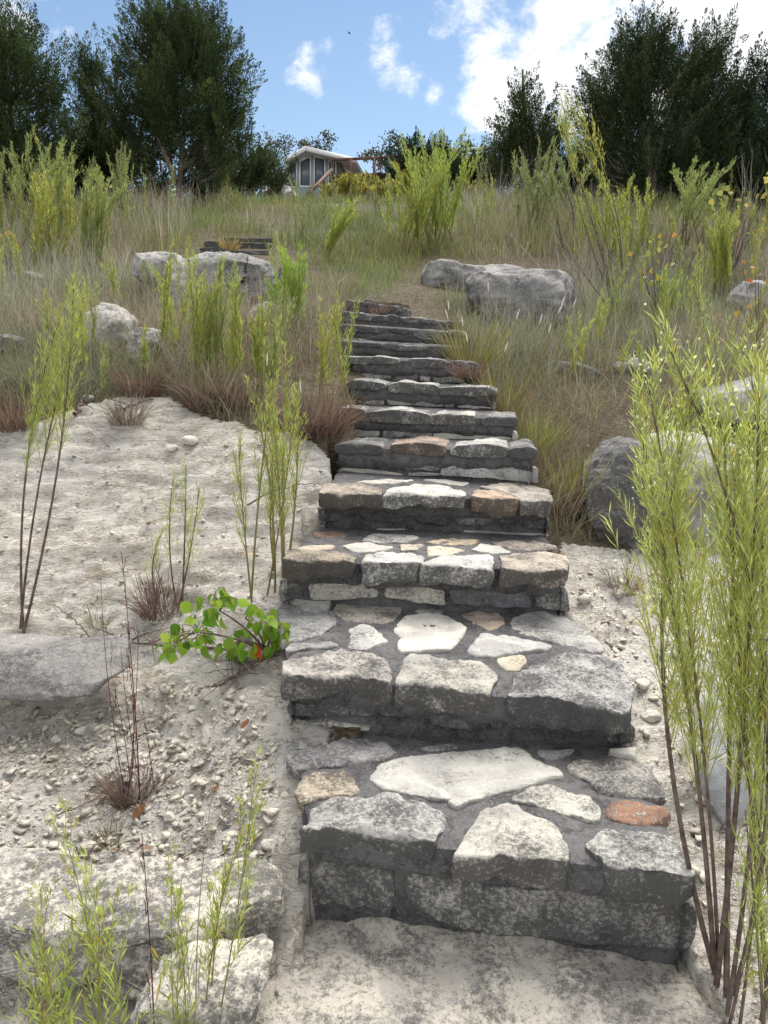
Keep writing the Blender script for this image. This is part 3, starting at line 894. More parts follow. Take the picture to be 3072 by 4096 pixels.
# the upper flight, beyond the cracked boulder
up = thing('stone_staircase', 'short dark flight of stone steps in the grass above the cracked boulder', 'staircase', at(510, 540, 10.6))
UPROW = [(10.5, [[(620, 195), (700, 183), (840, 195), (840, 245), (640, 240)], [(940, 215), (1060, 225), (1200, 240), (1205, 290), (980, 255)]]),
         (10.95, [[(650, 150), (690, 132), (850, 145), (950, 145), (945, 188), (660, 182)], [(965, 150), (1140, 150), (1210, 165), (1140, 212), (965, 192)]]),
         (11.4, [[(820, 108), (900, 105), (980, 110), (975, 142), (820, 132)], [(988, 112), (1060, 108), (1240, 112), (1235, 142), (992, 150)]])]
for d, polys in UPROW:
    pl = {'n': np.array([0.05, -1., 0.]) / 1.00125, 'np': np.array([-2.5, d, 0.]), 'rp': np.array([-2.5, d, 0.])}
    pts = np.array([on_plane(*p, pl['np'], pl['n']) for q in polys for p in zsrc(A8, q)])
    x0, x1, z0, z1 = pts[:, 0].min() + .02, pts[:, 0].max() - .02, pts[:, 2].min(), pts[:, 2].max() - .02
    gx, gzz = np.meshgrid(np.linspace(x0, x1, 30), np.linspace(z0 - .35, z1 - .02, 12))
    fv = np.stack([gx.ravel(), d + 0.04 + gx.ravel() * 0.05 + 0.125, gzz.ravel()], -1)
    fv = fv + fbm(fv, 8, 4, 5)[:, None] * np.array([[0, .02, .01]])
    i = np.arange(11)[:, None] * 30 + np.arange(29)[None]
    fq = np.stack([i, i + 1, i + 31, i + 30], -1).reshape(-1, 4)
    bv = fv + np.array([0, 0.5, 0])
    tv = np.concatenate([fv[-30:], bv[-30:]])
    j = np.arange(29)
    tq = np.stack([j, j + 1, j + 31, j + 30], -1)
    V = np.concatenate([fv, bv, tv])
    so = mk('step', V, np.concatenate([fq, fq + 360, tq + 720]), M_MORTAR, up)
    for q in polys:
        front_stone(so, 0, A8, q, 'cap_stone', 0.45, DK, 0.6, 0.0, plane=pl)


# ------------------------------------------------------------------ boulders and rocks
def boulder(label, pts, d, depth, rgb=W_, lichen=0.5, lean=0.0, rough=0.05, group=None, name='boulder', sq=3.4, mat=None, M=110, yaw=0.0, seed=None, R=22, crack=None, cuts=12):
    if seed is None:
        _seed[0] += 13
        seed = _seed[0]
    q = np.array([at(u, v, d + depth * 0.42) for u, v in pts])
    for _ in range(6):
        zc_ = q[:, 2].mean()
        q = np.array([at(u, v, max(0.6, d + depth * 0.42 + (p[2] - zc_) * lean)) for (u, v), p in zip(pts, q)])
    P, per = resample(q, M)
    P = 0.25 * np.roll(P, 1, 0) + 0.5 * P + 0.25 * np.roll(P, -1, 0)
    c = P.mean(0)
    size = math.sqrt(per)
    rings = []
    al = np.linspace(-0.94, 1, 2 * R)                 # back -> front
    for a in al[:-1]:
        s = (1 - abs(a) ** sq) ** (1 / sq)
        r = c + (P - c) * s
        off = np.zeros(len(P))
        r = r.copy()
        r[:, 1] -= a * depth * 0.5
        rings.append(r)
    cen = c.copy()
    cen[1] -= depth * 0.5
    V, T = ringmesh(rings, cen)
    rg = np.random.default_rng(seed)
    for _ in range(cuts):
        n = nrm(rg.normal(size=3) * np.array([1, 1.3, 0.9]) + np.array([0, -0.5, 0.1]))
        pr = V @ n
        h = np.quantile(pr, rg.uniform(0.88, 0.975))
        V = V - np.outer(np.maximum(pr - h, 0) * 0.8, n)
    S = V * np.array([1, 1, 1.5])
    amp = rough * size
    nv = np.stack([fbm(S, 1.6 / size * 1.4, 4, seed + i) for i in range(3)], -1)
    ridge = np.abs(fbm(S, 3.5 / size, 5, seed + 7, 0.55))[:, None]
    dirv = nrm(V - c)
    V = V + nv * amp * np.array([0.6, 1.6, 0.6]) - dirv * (ridge - 0.2) * amp * 1.0 + dirv * fbm(V, 9 / size, 5, seed + 3, 0.6)[:, None] * amp * 0.6
    if crack:
        cu, cv, _ = proj(V)
        dm = np.full(len(V), 1e9)
        for (x1, y1), (x2, y2) in zip(crack[:-1], crack[1:]):
            t = np.clip(((cu - x1) * (x2 - x1) + (cv - y1) * (y2 - y1)) / ((x2 - x1) ** 2 + (y2 - y1) ** 2), 0, 1)
            dm = np.minimum(dm, np.hypot(cu - x1 - t * (x2 - x1), cv - y1 - t * (y2 - y1)))
        fr_ = V[:, 1] < c[1]
        V[:, 1] += np.where(fr_, np.clip(1 - dm / 1.9, 0, 1) * 0.09, 0)
    o = mk(name, V, T, mat or M_ROCK)
    zmin = V[:, 2].min()
    tag(o, label, 'rock' if name == 'rock' else 'boulder', group)
    tint(o, rgb, lichen)
    return o


BG = (0.70, 0.70, 0.72)
boulder('big grey boulder with a jagged dark crack down its face', [(375, 610), (400, 568), (440, 552), (500, 548), (545, 551), (588, 570), (602, 597), (600, 645), (560, 690), (480, 700), (400, 690), (372, 645)], 7.4, 1.1, (0.70, 0.71, 0.74), 0.46, 0.25, 0.034, cuts=7, M=520, R=60, crack=[(535, 548), (533, 565), (528, 580), (531, 597), (522, 610), (508, 620)])
boulder('pale flaky boulder at the left end of the cracked boulder', [(290, 577), (305, 557), (350, 551), (388, 554), (398, 572), (390, 610), (370, 632), (330, 620), (300, 598)], 7.9, 0.9, (0.95, 0.95, 0.95), 0.46, 0.3, 0.06)
boulder('small blackish rock at the right end of the cracked boulder', [(604, 592), (614, 573), (632, 578), (634, 608), (610, 622)], 7.5, 0.35, DK, 0.6, 0, 0.06, name='rock')
boulder('upright pale rock behind the young willow shrub on the left bank', [(180, 722), (195, 672), (220, 656), (255, 659), (280, 692), (286, 740), (272, 775), (215, 780), (183, 760)], 5.6, 0.5, (1.05, 1.04, 1.02), 0.46, 0.2, 0.05)
boulder('half hidden grey rock among green stems left of the steps', [(534, 692), (548, 668), (585, 655), (614, 670), (615, 715), (590, 740), (542, 735)], 6.4, 0.5, (0.9, 0.9, 0.9), 0.46, 0.2, 0.06)
boulder('low dark rock in dry grass below the pale flaky boulder', [(283, 740), (300, 708), (340, 712), (352, 748), (330, 775), (288, 772)], 5.5, 0.4, GREY, 0.55, 0.1, 0.06, name='rock')
boulder('small rounded grey rock at the far left edge of the grass', [(-20, 745), (5, 722), (30, 718), (48, 732), (45, 752), (10, 765)], 5.7, 0.3, BG, 0.5, 0.1, 0.05, name='rock')
boulder('flat topped grey boulder left of the biggest right-hand boulder', [(912, 602), (920, 573), (945, 567), (1000, 571), (1040, 573), (1052, 602), (1030, 640), (950, 640), (913, 628)], 8.5, 0.9, BG, 0.42, 0.3, 0.05)
boulder('thin grey slab lying behind the biggest right-hand boulder', [(1000, 592), (1060, 574), (1110, 579), (1160, 591), (1185, 612), (1100, 640), (1010, 630)], 9.0, 0.9, BG, 0.42, 0.6, 0.04)
boulder('biggest right-hand boulder, overhanging with a pale weathered top', [(1010, 615), (1030, 591), (1070, 593), (1120, 588), (1170, 592), (1212, 593), (1237, 612), (1243, 645), (1225, 675), (1195, 712), (1130, 722), (1080, 705), (1040, 675), (1014, 645)], 7.0, 1.1, (0.74, 0.74, 0.77), 0.53, 0.35, 0.045, cuts=8, M=200, R=32)
boulder('thin tilted slab in dead grass right of the steps', [(1188, 797), (1205, 780), (1240, 784), (1280, 799), (1312, 812), (1300, 830), (1250, 822), (1200, 816)], 6.0, 0.35, BG, 0.44, 0.3, 0.04, name='rock')
boulder('low grey slab in dead grass beside the small white rock', [(1318, 792), (1340, 780), (1362, 785), (1364, 802), (1330, 810)], 6.1, 0.3, BG, 0.4, 0.2, 0.05, name='rock')
boulder('small white rock in dead grass below the bare twigs', [(1364, 790), (1374, 772), (1394, 778), (1401, 800), (1382, 810)], 6.0, 0.25, BONE, 0.25, 0.1, 0.05, name='rock')
boulder('black lichened boulder right of the steps behind the tall shrub', [(1247, 1100), (1254, 1052), (1275, 1006), (1312, 966), (1342, 946), (1372, 951), (1422, 977), (1442, 1042), (1432, 1125), (1405, 1185), (1370, 1200), (1310, 1178), (1264, 1147)], 3.95, 0.55, (0.85, 0.85, 0.85), 0.74, 0.15, 0.045, M=200, R=32, cuts=4)
boulder('thin pale slab resting behind the black lichened boulder', [(1370, 990), (1430, 946), (1500, 936), (1580, 946), (1600, 990), (1520, 1020), (1400, 1020)], 4.55, 0.6, (0.95, 0.95, 0.97), 0.30, 0.5, 0.035)
boulder('broad grey boulder at the right edge behind the tall shrub', [(1400, 1065), (1432, 1012), (1500, 986), (1600, 1002), (1659, 1032), (1730, 1062), (1730, 1190), (1640, 1205), (1500, 1195), (1420, 1155)], 4.15, 0.7, BG, 0.38, 0.2, 0.05, M=150)
boulder('upper overhanging grey slab at the right edge', [(1508, 865), (1520, 846), (1600, 832), (1659, 812), (1780, 805), (1780, 900), (1640, 903), (1560, 907), (1514, 897)], 5.0, 0.9, (0.8, 0.82, 0.85), 0.42, 0.25, 0.03)
boulder('dark block beneath the overhanging slab at the right edge', [(1525, 935), (1560, 908), (1660, 903), (1780, 900), (1780, 1010), (1600, 1010), (1530, 985)], 5.25, 0.8, DK, 0.55, 0.1, 0.04)
boulder('low broken ledge rock under the broad boulder at the right edge', [(1540, 1180), (1600, 1165), (1680, 1160), (1760, 1165), (1760, 1230), (1650, 1225), (1560, 1215)], 3.95, 0.4, TAN, 0.42, 0.2, 0.06, name='rock')
boulder('large tilted grey slab behind the foreground stems at lower right', [(1492, 1600), (1515, 1500), (1552, 1448), (1659, 1430), (1850, 1430), (1850, 1830), (1659, 1850), (1575, 1810), (1520, 1730)], 2.12, 0.22, (0.98, 1.02, 1.1), 0.30, 0.75, 0.03, M=160)
boulder('flat grey slab lying on the white slope at the left edge', [(-120, 1505), (-120, 1400), (30, 1386), (140, 1391), (240, 1391), (270, 1402), (266, 1447), (222, 1482), (100, 1498), (0, 1505)], 2.52, 0.32, (0.60, 0.59, 0.60), 0.52, 1.5, 0.030, M=260, R=40, cuts=0, sq=2.6)
boulder('grey block half sunk in the gravel left of the steps', [(418, 1600), (440, 1575), (480, 1570), (505, 1590), (505, 1625), (470, 1645), (425, 1640)], 2.42, 0.16, (1.1, 1.08, 1.02), 0.36, 0.3, 0.05, name='rock')
boulder('far pale rock lying in the right-hand scrub', [(1580, 650), (1600, 612), (1640, 610), (1665, 630), (1660, 665), (1600, 670)], 8.2, 0.6, (0.95, 0.95, 0.98), 0.38, 0.2, 0.06, name='rock')
boulder('low grey rock lying in dry grass at the left edge', [(-30, 660), (0, 640), (30, 636), (50, 650), (45, 668), (0, 675)], 7.2, 0.5, BG, 0.42, 0.2, 0.06, name='rock')
boulder('long grey ledge rock in the dead grass at far left', [(10, 610), (40, 592), (85, 588), (115, 600), (110, 622), (40, 628)], 8.2, 0.6, BG, 0.46, 0.3, 0.05, name='rock')
boulder('black-stained bedrock ledge crossing the lower left corner', [(-150, 2060), (-150, 1905), (0, 1890), (90, 1905), (160, 1925), (240, 1900), (330, 1905), (400, 1925), (480, 1905), (560, 1905), (600, 1935), (605, 2000), (560, 2060), (470, 2090), (380, 2060), (300, 2085), (230, 2050), (120, 2080), (0, 2060)], 1.64, 0.26, (1.3, 1.25, 1.15), 0.60, 0.9, 0.040, M=400, R=48, cuts=2, sq=4.5, name='bedrock_ledge')
boulder('grey bedrock knob below the ledge beside the bottom slab', [(300, 2160), (330, 2110), (400, 2075), (480, 2080), (550, 2060), (580, 2090), (560, 2170), (540, 2260), (400, 2280), (310, 2240)], 1.46, 0.24, (1.2, 1.16, 1.08), 0.54, 0.9, 0.045, M=260, R=40, cuts=3, sq=4.0, name='bedrock_ledge')


# bottom slab: broad weathered rock in front of the first riser
def slab():
    o = np.array
    FL, FR = o([-0.42, 0.95, 0]), o([0.92, 0.85, 0])
    BL, BR = STEPS[0]['nl'] + o([-.05, .12, 0]), STEPS[0]['nr'] + o([.0, .12, 0])
    BL[2] = BR[2] = 0
    per = [FL, FL * .5 + BL * .5 + o([-.03, 0, 0]), BL, BR, FR * .5 + BR * .5 + o([.03, 0, 0]), FR]
    V, T, _ = stone_mesh(per, o([0., 0., 1.]), 0.5, 0.04, 0.0, 4, step=0.012, ragged=0.03)
    w = np.clip(V[:, 2] / 0.2 + 1.2, 0, 1)
    h = fbm(V, 3.2, 5, 77, 0.55) * 0.050 + np.abs(fbm(V, 9, 4, 78)) * 0.03 - 0.012
    V[:, 2] += w * h
    ob = mk('limestone_slab', V, T, M_SLAB)
    tag(ob, 'broad weathered limestone slab at the foot of the steps', 'rock')
    tint(ob, (1.25, 1.2, 1.12), 0.50)


M_SLAB = mat_stone('pale bedrock', 9.0, 62.0, 1.0, (0.06, 0.058, 0.06))
slab()

# gravel and pebbles
ICO = bpy.data.meshes.new('tmp')
import bmesh
bm = bmesh.new()
bmesh.ops.create_icosphere(bm, subdivisions=1, radius=1.0)
IV = np.array([v.co[:] for v in bm.verts])
IF = np.array([[v.index for v in f.verts] for f in bm.faces])
CV = np.array([[x, y, z] for x in (-1, 1) for y in (-1, 1) for z in (-1, 1)], float) * 0.62
CF = np.array([[0, 1, 3], [0, 3, 2], [4, 6, 7], [4, 7, 5], [0, 4, 5], [0, 5, 1], [2, 3, 7], [2, 7, 6], [0, 2, 6], [0, 6, 4], [1, 5, 7], [1, 7, 3]])
bm.clear()
bmesh.ops.create_icosphere(bm, subdivisions=3, radius=1.0)
IV3 = np.array([v.co[:] for v in bm.verts])
IF3 = np.array([[v.index for v in f.verts] for f in bm.faces])
bm.free()
bpy.data.meshes.remove(ICO)


def gravel(n, seed, zone, smin, smax, power):
    rng = np.random.default_rng(seed)
    x = rng.uniform(-3.2, 3.4, n * 30)
    y = 1.2 + rng.random(n * 30) ** 1.3 * 4.2
    z = ground(x, y)
    u, v, zc = proj(np.stack([x, y, z], -1))
    _, inst = stair_height(x, y)
    b = zone(u, v) & ~inst & (u > -60) & (u < 1720) & (v < 2300)
    x, y, z = x[b][:n], y[b][:n], z[b][:n]
    m = len(x)
    s = smin * (smax / smin) ** (rng.random(m) ** power)
    dirs = nrm(rng.normal(size=(m, 3)))
    sc = rng.uniform(0.45, 1.35, (m, 1, 3)) * np.array([1, 1, 0.42])
    V = (CV[None] + rng.uniform(-0.36, 0.36, (m, 8, 3))) * sc * s[:, None, None]
    tl = rng.normal(size=(m, 2)) * 0.35
    V[:, :, 2] += V[:, :, 0] * tl[:, :1] + V[:, :, 1] * tl[:, 1:]
    a = rng.uniform(0, 6.28, m)
    ca, sa = np.cos(a)[:, None], np.sin(a)[:, None]
    X = V[:, :, 0] * ca - V[:, :, 1] * sa
    Y = V[:, :, 0] * sa + V[:, :, 1] * ca
    V = np.stack([X + x[:, None], Y + y[:, None], V[:, :, 2] + z[:, None] + s[:, None] * 0.22], -1)
    Fc = (np.arange(m)[:, None, None] * 8 + CF[None]).reshape(-1, 3)
    return V.reshape(-1, 3), Fc


GRAV = [(-100, 1560), (60, 1540), (330, 1480), (520, 1480), (600, 1620), (600, 1880), (420, 1900), (-100, 1890)]
ZL = lambda u, v: inpoly(u, v, GRAV)
ZA = lambda u, v: inpoly(u, v, BARE_L) | inpoly(u, v, BARE_R) | inpoly(u, v, BARE_P)
ZR = lambda u, v: inpoly(u, v, [(1230, 1220), (1700, 1200), (1800, 2300), (1480, 2300), (1380, 1600)])
V, Fc = join([gravel(9000, 1, ZL, 0.0018, 0.020, 4.0), gravel(5000, 2, ZA, 0.0018, 0.016, 4.2), gravel(2400, 3, ZR, 0.002, 0.024, 3.6)])
g = mk('gravel', V, Fc, M_PEB, smooth=False)
g['kind'] = 'stuff'
tint(g, (1.38, 1.31, 1.18), 0.2)


def chunk(label, u, v, d, r, seed, rgb=(1.5, 1.45, 1.33), lichen=0.2, squash=0.7):
    rng = np.random.default_rng(seed)
    V = IV3.copy()
    for _ in range(9):
        n = nrm(rng.normal(size=3))
        h = rng.uniform(0.55, 0.9)
        dd = V @ n
        V = V - np.outer(np.maximum(dd - h, 0), n)
    V += nrm(V) * fbm(V, 2.5, 4, seed)[:, None] * 0.12
    V = V * np.array([rng.uniform(0.85, 1.3), 0.9, squash]) * r
    p = drop(u, v, d)
    o = mk('stone_chunk', V + p + np.array([0, 0, r * squash * 0.5]), IF3, M_PEB)
    tag(o, label, 'stone')
    tint(o, rgb, lichen)


for i, (lb, u, v, d, r) in enumerate([
        ('cream angular stone standing on the gravel below the flat slab', 125, 1625, 2.5, 0.022),
        ('round cream stone lying between two grass tufts on the gravel', 366, 1785, 2.14, 0.022),
        ('whitish stone at the upper left of the grey sunken block', 330, 1570, 2.56, 0.024),
        ('pair-end white stone next to the red-stemmed grass tuft', 175, 1590, 2.56, 0.023),
        ('long pale stone lying above the grey sunken block', 460, 1545, 2.62, 0.04),
        ('small white stone below the grey sunken block', 400, 1660, 2.38, 0.020),
        ('whitish stone at the foot of the staircase side wall', 585, 1860, 1.98, 0.024),
        ('pale stone just left of the crooked dead stick', 590, 1790, 2.06, 0.018),
        ('white stone on the crest of the white bank', 410, 965, 4.2, 0.045),
        ('flat white stone below the crest of the white bank', 372, 975, 4.15, 0.032),
        ('pale stone lying on the upper bank near the forked dead branch', 190, 862, 4.7, 0.04),
        ('white stone on rubble right of the second step', 1405, 1560, 2.45, 0.03),
        ('grey stone on rubble right of the second step', 1388, 1500, 2.6, 0.028),
        ('white angular stone near the right edge above the tilted slab', 1590, 1370, 3.05, 0.04),
        ('greyish stone above the tilted slab at lower right', 1560, 1340, 3.1, 0.045),
        ('cream stone by the right side of the third step', 1262, 1330, 3.2, 0.03)]):
    chunk(lb, u, v, d, r, 300 + i)



# ------------------------------------------------------------------ willow-like shrubs (feathery, narrow leaves)
WG = [(0.34, 0.42, 0.09), (0.42, 0.49, 0.11), (0.27, 0.36, 0.08), (0.47, 0.50, 0.14)]
WY = [(0.38, 0.41, 0.09), (0.46, 0.45, 0.11), (0.29, 0.36, 0.09)]
WP = [(0.31, 0.38, 0.13), (0.36, 0.42, 0.17), (0.26, 0.33, 0.11)]
WD = [(0.24, 0.29, 0.13), (0.29, 0.33, 0.16), (0.19, 0.24, 0.11)]
YO = [(0.34, 0.30, 0.06), (0.28, 0.27, 0.07), (0.20, 0.22, 0.06)]


WF = [(0.40, 0.47, 0.12), (0.47, 0.53, 0.14), (0.34, 0.42, 0.11), (0.52, 0.54, 0.18)]


def bez(a, b, c, n):
    t = np.linspace(0, 1, n)[:, None]
    return a * (1 - t) ** 2 + 2 * b * t * (1 - t) + c * t * t


def shrub(label, base, top, width, nstem=3, leafL=0.045, leafW=0.0035, cols=WG, start=0.35, nbr=16, lpb=14, seed=0, group=None,
          name='willow_shrub', rad=0.006, buds=None, stem_mat=None, spread0=0.05, brl=0.32, ang=0.42, tops=None, deep=None, yellow=0.04, bare=False):
    """base (u, v, d) and top (u, v) on the survey sheet; width of the crown in metres"""
    rng = np.random.default_rng(9000 + seed)
    if name == 'willow_shrub':
        leafW, leafL, lpb, ang = leafW * 0.42, leafL * 0.85, int(lpb * 1.6), ang * 0.72
    B = drop(*base)
    T = at(top[0], top[1], base[2] if deep is None else deep)
    H = np.linalg.norm(T - B)
    th = thing(name, label, 'shrub' if name.endswith('shrub') else 'plant', B, group)
    twigs = []
    stems, leafP, leafD, leafL_, budP = [], [], [], [], []
    for s in range(nstem):
        b0 = B + np.array([rng.normal() * spread0, rng.normal() * spread0 * .7, -0.03])
        if s == 0:
            t0 = T.copy()
        else:
            hf = rng.uniform(0.72, 0.98)
            t0 = B + (T - B) * hf + np.array([rng.uniform(-1, 1) * width * 0.5, rng.uniform(-1, 1) * width * 0.45, 0])
        if tops and s < len(tops):
            t0 = at(tops[s][0], tops[s][1], base[2] + rng.normal() * width * .2)
        mid = (b0 + t0) / 2 + rng.normal(size=3) * np.array([0.06, 0.06, 0.02]) * H + (b0 - t0) * np.array([0.12, 0.12, -0.05])
        path = bez(b0, mid, t0, 14)
        r0 = rad * rng.uniform(0.7, 1.1)
        stems.append(tube(path, r0, r0 * 0.25, 5))
        nb = max(2, int(nbr * rng.uniform(0.85, 1.15)))
        ts = start + (1 - start) * np.linspace(0.0, 0.98, nb) + rng.normal(size=nb) * 0.01
        for t in ts:
            f = min(max(t, 0.02), 0.98) * 13
            i = int(f)
            p = path[i] * (1 - (f - i)) + path[i + 1] * (f - i)
            tg = nrm(path[i + 1] - path[i])
            az = rng.uniform(0, 6.283)
            out = nrm(np.cross(tg, np.array([math.cos(az), math.sin(az), 0.2])))
            a = ang * rng.uniform(0.6, 1.35)
            d = tg * math.cos(a) + out * math.sin(a)
            rel = (t - start) / (1 - start)
            L = H * brl * (1.0 - 0.72 * rel) * rng.uniform(0.6, 1.15) * (0.55 + 0.45 * min(1, rel * 4))
            e = p + d * L + np.array([0, 0, 0.22 * L])
            bp = bez(p, p + d * L * 0.55, e, 5)
            (stems if bare or stem_mat is None else twigs).append(tube(bp, min(r0 * 0.28, 0.0016) if not bare else r0 * 0.28, min(r0 * 0.12, 0.0008) if not bare else r0 * 0.12, 3))
            m = max(3, int(lpb * (0.4 + 0.6 * L / (H * brl))))
            q = rng.uniform(0.12, 1.0, m)
            g = q * 4
            gi_ = np.minimum(g.astype(int), 3)
            gf = (g - gi_)[:, None]
            lp = bp[gi_] * (1 - gf) + bp[gi_ + 1] * gf
            ld = nrm(bp[gi_ + 1] - bp[gi_])
            rd = rng.normal(size=(m, 3))
            rd = nrm(rd - ld * np.sum(rd * ld, 1)[:, None])
            aa = rng.uniform(0.25, 0.75, m)[:, None]
            leafP.append(lp)
            leafD.append(nrm(ld * np.cos(aa) + rd * np.sin(aa) + np.array([0, 0, 0.15])))
            leafL_.append(leafL * rng.uniform(0.5, 1.25, m) * (1.15 - 0.45 * rel))
            if buds and rel > 0.35:
                kb = rng.integers(2, buds)
                qq = rng.uniform(0.55, 1.0, kb)
                gi2 = np.minimum((qq * 4).astype(int), 3)
                bpz = bp[gi2] * (1 - (qq * 4 - gi2)[:, None]) + bp[gi2 + 1] * (qq * 4 - gi2)[:, None]
                budP.append(bpz + rng.normal(size=(kb, 3)) * 0.010)
    V, Fc = join(stems)
    mk('stem', V, Fc, stem_mat or M_GSTEM, th)
    if twigs:
        V, Fc = join(twigs)
        mk('twigs', V, Fc, M_TWIG, th)
    if not bare:
        P, D, L = np.concatenate(leafP), np.concatenate(leafD), np.concatenate(leafL_)
        V, Fc, m = diamonds(P, D, L, leafW * (0.7 + 0.6 * rng.random(len(P))) * (L / leafL) ** 0.4, rng, 0.5)
        c = pick(cols, len(P), rng)
        yl = rng.random(len(P)) < yellow
        c[yl] = np.array([0.45, 0.36, 0.05])
        sets = [(V, Fc, np.repeat(c, m, 0))]
        if budP:
            P = np.concatenate(budP)
            n = len(P)
            V, Fc, m = diamonds(P, nrm(rng.normal(size=(n, 3)) * 0.4 + np.array([0, 0, 1.])), rng.uniform(0.006, 0.010, n), rng.uniform(0.005, 0.008, n), rng, 0.6)
            c = pick([(0.60, 0.62, 0.34), (0.52, 0.58, 0.26)], n, rng)
            sets.append((V, Fc, np.repeat(c, m, 0)))
        V, Fc, c = join(sets)
        mk('foliage', V, Fc, M_LEAF, th, smooth=False, col=c)
    return th


G1 = 'willow shrubs crowding the bank left of the steps'
G2 = 'willow shrubs in the scrub right of the steps'
G3 = 'tall willow shrubs on the grassy crest'
# foreground
shrub('tall budding willow shrub filling the right foreground beside the steps', (1555, 2230, 1.62), (1450, 765), 0.50, 8, 0.062, 0.0066, WF, 0.36, 46, 22, 1, None,
      rad=0.0078, buds=8, stem_mat=M_STEM, spread0=0.045, brl=0.24, ang=0.42, yellow=0.06, deep=1.85,
      tops=[(1450, 760), (1400, 830), (1500, 850), (1560, 900), (1620, 780), (1390, 960), (1590, 1010), (1640, 860), (1480, 1000), (1690, 940)])
shrub('thin willow shrub with grey stems at the lower right edge', (1640, 2230, 1.5), (1640, 1480), 0.22, 5, 0.050, 0.0075, WG, 0.2, 18, 10, 2, None,
      rad=0.0055, stem_mat=M_STEM, spread0=0.06, brl=0.3, tops=[(1640, 1470), (1590, 1600), (1670, 1560), (1655, 1380), (1610, 1750)])
shrub('bushy out-of-focus willow sprout at the lower left corner', (155, 2290, 1.22), (130, 1790), 0.12, 7, 0.055, 0.0095, WG, 0.12, 20, 11, 3, None,
      rad=0.0026, spread0=0.035, brl=0.32, tops=[(133, 1785), (185, 1900), (100, 1960), (215, 2000), (160, 2050), (70, 2080)])
shrub('slender willow sprig rising beside the dark red grass stalk', (385, 2260, 1.42), (372, 1850), 0.06, 3, 0.055, 0.0095, WG, 0.12, 16, 8, 4, None, rad=0.0022, spread0=0.012, brl=0.25, tops=[(372, 1850), (385, 1990)])
shrub('leaning willow sprig with bare lower stems near the bottom slab', (440, 2250, 1.50), (552, 1668), 0.05, 3, 0.045, 0.0080, WG, 0.38, 20, 10, 5, None, rad=0.0030, spread0=0.012, brl=0.20, tops=[(552, 1668), (530, 1760), (490, 1880)], yellow=0.08)
shrub('bare grey twig plant between two willow sprigs at lower left', (425, 2240, 1.46), (405, 1950), 0.10, 4, start=0.4, nbr=4, seed=6, name='dry_plant', rad=0.0022, stem_mat=M_DRY, spread0=0.01, brl=0.3, bare=True, tops=[(398, 1930), (425, 2060), (470, 1650), (440, 2010)])
# left bank
shrub('single tall willow on a long bare dark stem at the far left', (40, 1358, 3.15), (152, 615), 0.34, 3, 0.05, 0.0060, WG, 0.50, 40, 15, 10, G1, rad=0.009, stem_mat=M_STEM, spread0=0.02, brl=0.2, tops=[(158, 608), (128, 690), (180, 660)])
shrub('short willow behind the maroon grass tuft on the white bank', (388, 1335, 3.2), (402, 1005), 0.22, 4, 0.05, 0.0052, WG, 0.3, 14, 12, 11, G1, rad=0.006, stem_mat=M_STEM, spread0=0.03, brl=0.25, tops=[(402, 1005), (375, 1030), (430, 1060), (350, 1150)])
shrub('three-stemmed bright willow just behind the broad-leaved sapling', (552, 1315, 3.1), (540, 835), 0.26, 5, 0.05, 0.0056, WG, 0.33, 26, 15, 12, G1, rad=0.007, spread0=0.05, brl=0.22, tops=[(540, 830), (608, 705), (640, 850), (515, 960), (590, 900)])
shrub('bright willow leaning against the left side of the steps', (592, 1300, 3.25), (618, 770), 0.2, 4, 0.05, 0.0056, WG, 0.33, 26, 15, 13, G1, rad=0.007, spread0=0.04, brl=0.2, tops=[(620, 760), (640, 880), (585, 840), (600, 980)])
LB = [('willow rising in front of the jagged boulder crack', (470, 905, 4.9), (478, 562), 0.28, 3), ('willow with a curved brown stem left of the cracked boulder face', (430, 900, 4.8), (408, 560), 0.30, 3),
      ('leaning olive willow in front of the pale flaky boulder', (372, 870, 5.3), (372, 530), 0.34, 3), ('bushy willow between the two tallest left-bank willows', (445, 890, 5.0), (440, 610), 0.3, 3),
      ('slim willow right of the crack in the grey boulder', (515, 915, 4.8), (515, 605), 0.24, 2), ('slim willow before the half hidden grey rock', (562, 905, 4.8), (566, 650), 0.22, 2),
      ('short slim willow at the foot of the half hidden grey rock', (590, 925, 4.6), (592, 700), 0.2, 2)]
for i, (lb, b, t, wd, ns) in enumerate(LB):
    shrub(lb, b, t, wd, ns + 2, 0.055, 0.0078, WG if i % 3 else WP, 0.22, 30, 14, 20 + i, G1, rad=0.006, spread0=0.03, brl=0.18, yellow=0.05)
shrub('dense cone-shaped bright green willow beside the top steps', (650, 735, 6.3), (648, 538), 0.30, 9, 0.06, 0.010, [(0.28, 0.43, 0.06), (0.36, 0.50, 0.09)], 0.18, 22, 14, 30, G1, rad=0.005, spread0=0.06, brl=0.28, ang=0.3)
shrub('small dense willow left of the cone-shaped one', (597, 715, 6.4), (597, 595), 0.2, 5, 0.055, 0.010, [(0.28, 0.43, 0.06), (0.36, 0.50, 0.09)], 0.15, 14, 12, 31, G1, rad=0.004, spread0=0.04, brl=0.3, ang=0.35)
for i, (lb, b, t) in enumerate([('yellowing willow touching the left end of the seventh step', (700, 885, 4.75), (692, 650)), ('willow hanging over the left ends of the upper steps', (735, 870, 4.8), (727, 640)),
                                ('thin blue-green willow standing in front of the upper steps', (757, 835, 5.0), (773, 655))]):
    shrub(lb, b, t, 0.2 if i < 2 else 0.08, 4 if i < 2 else 1, 0.06, 0.0075, WY if i == 0 else WG, 0.2, 18, 13, 40 + i, G1, rad=0.005, spread0=0.05, brl=0.2, yellow=0.12 if i < 2 else 0.03)
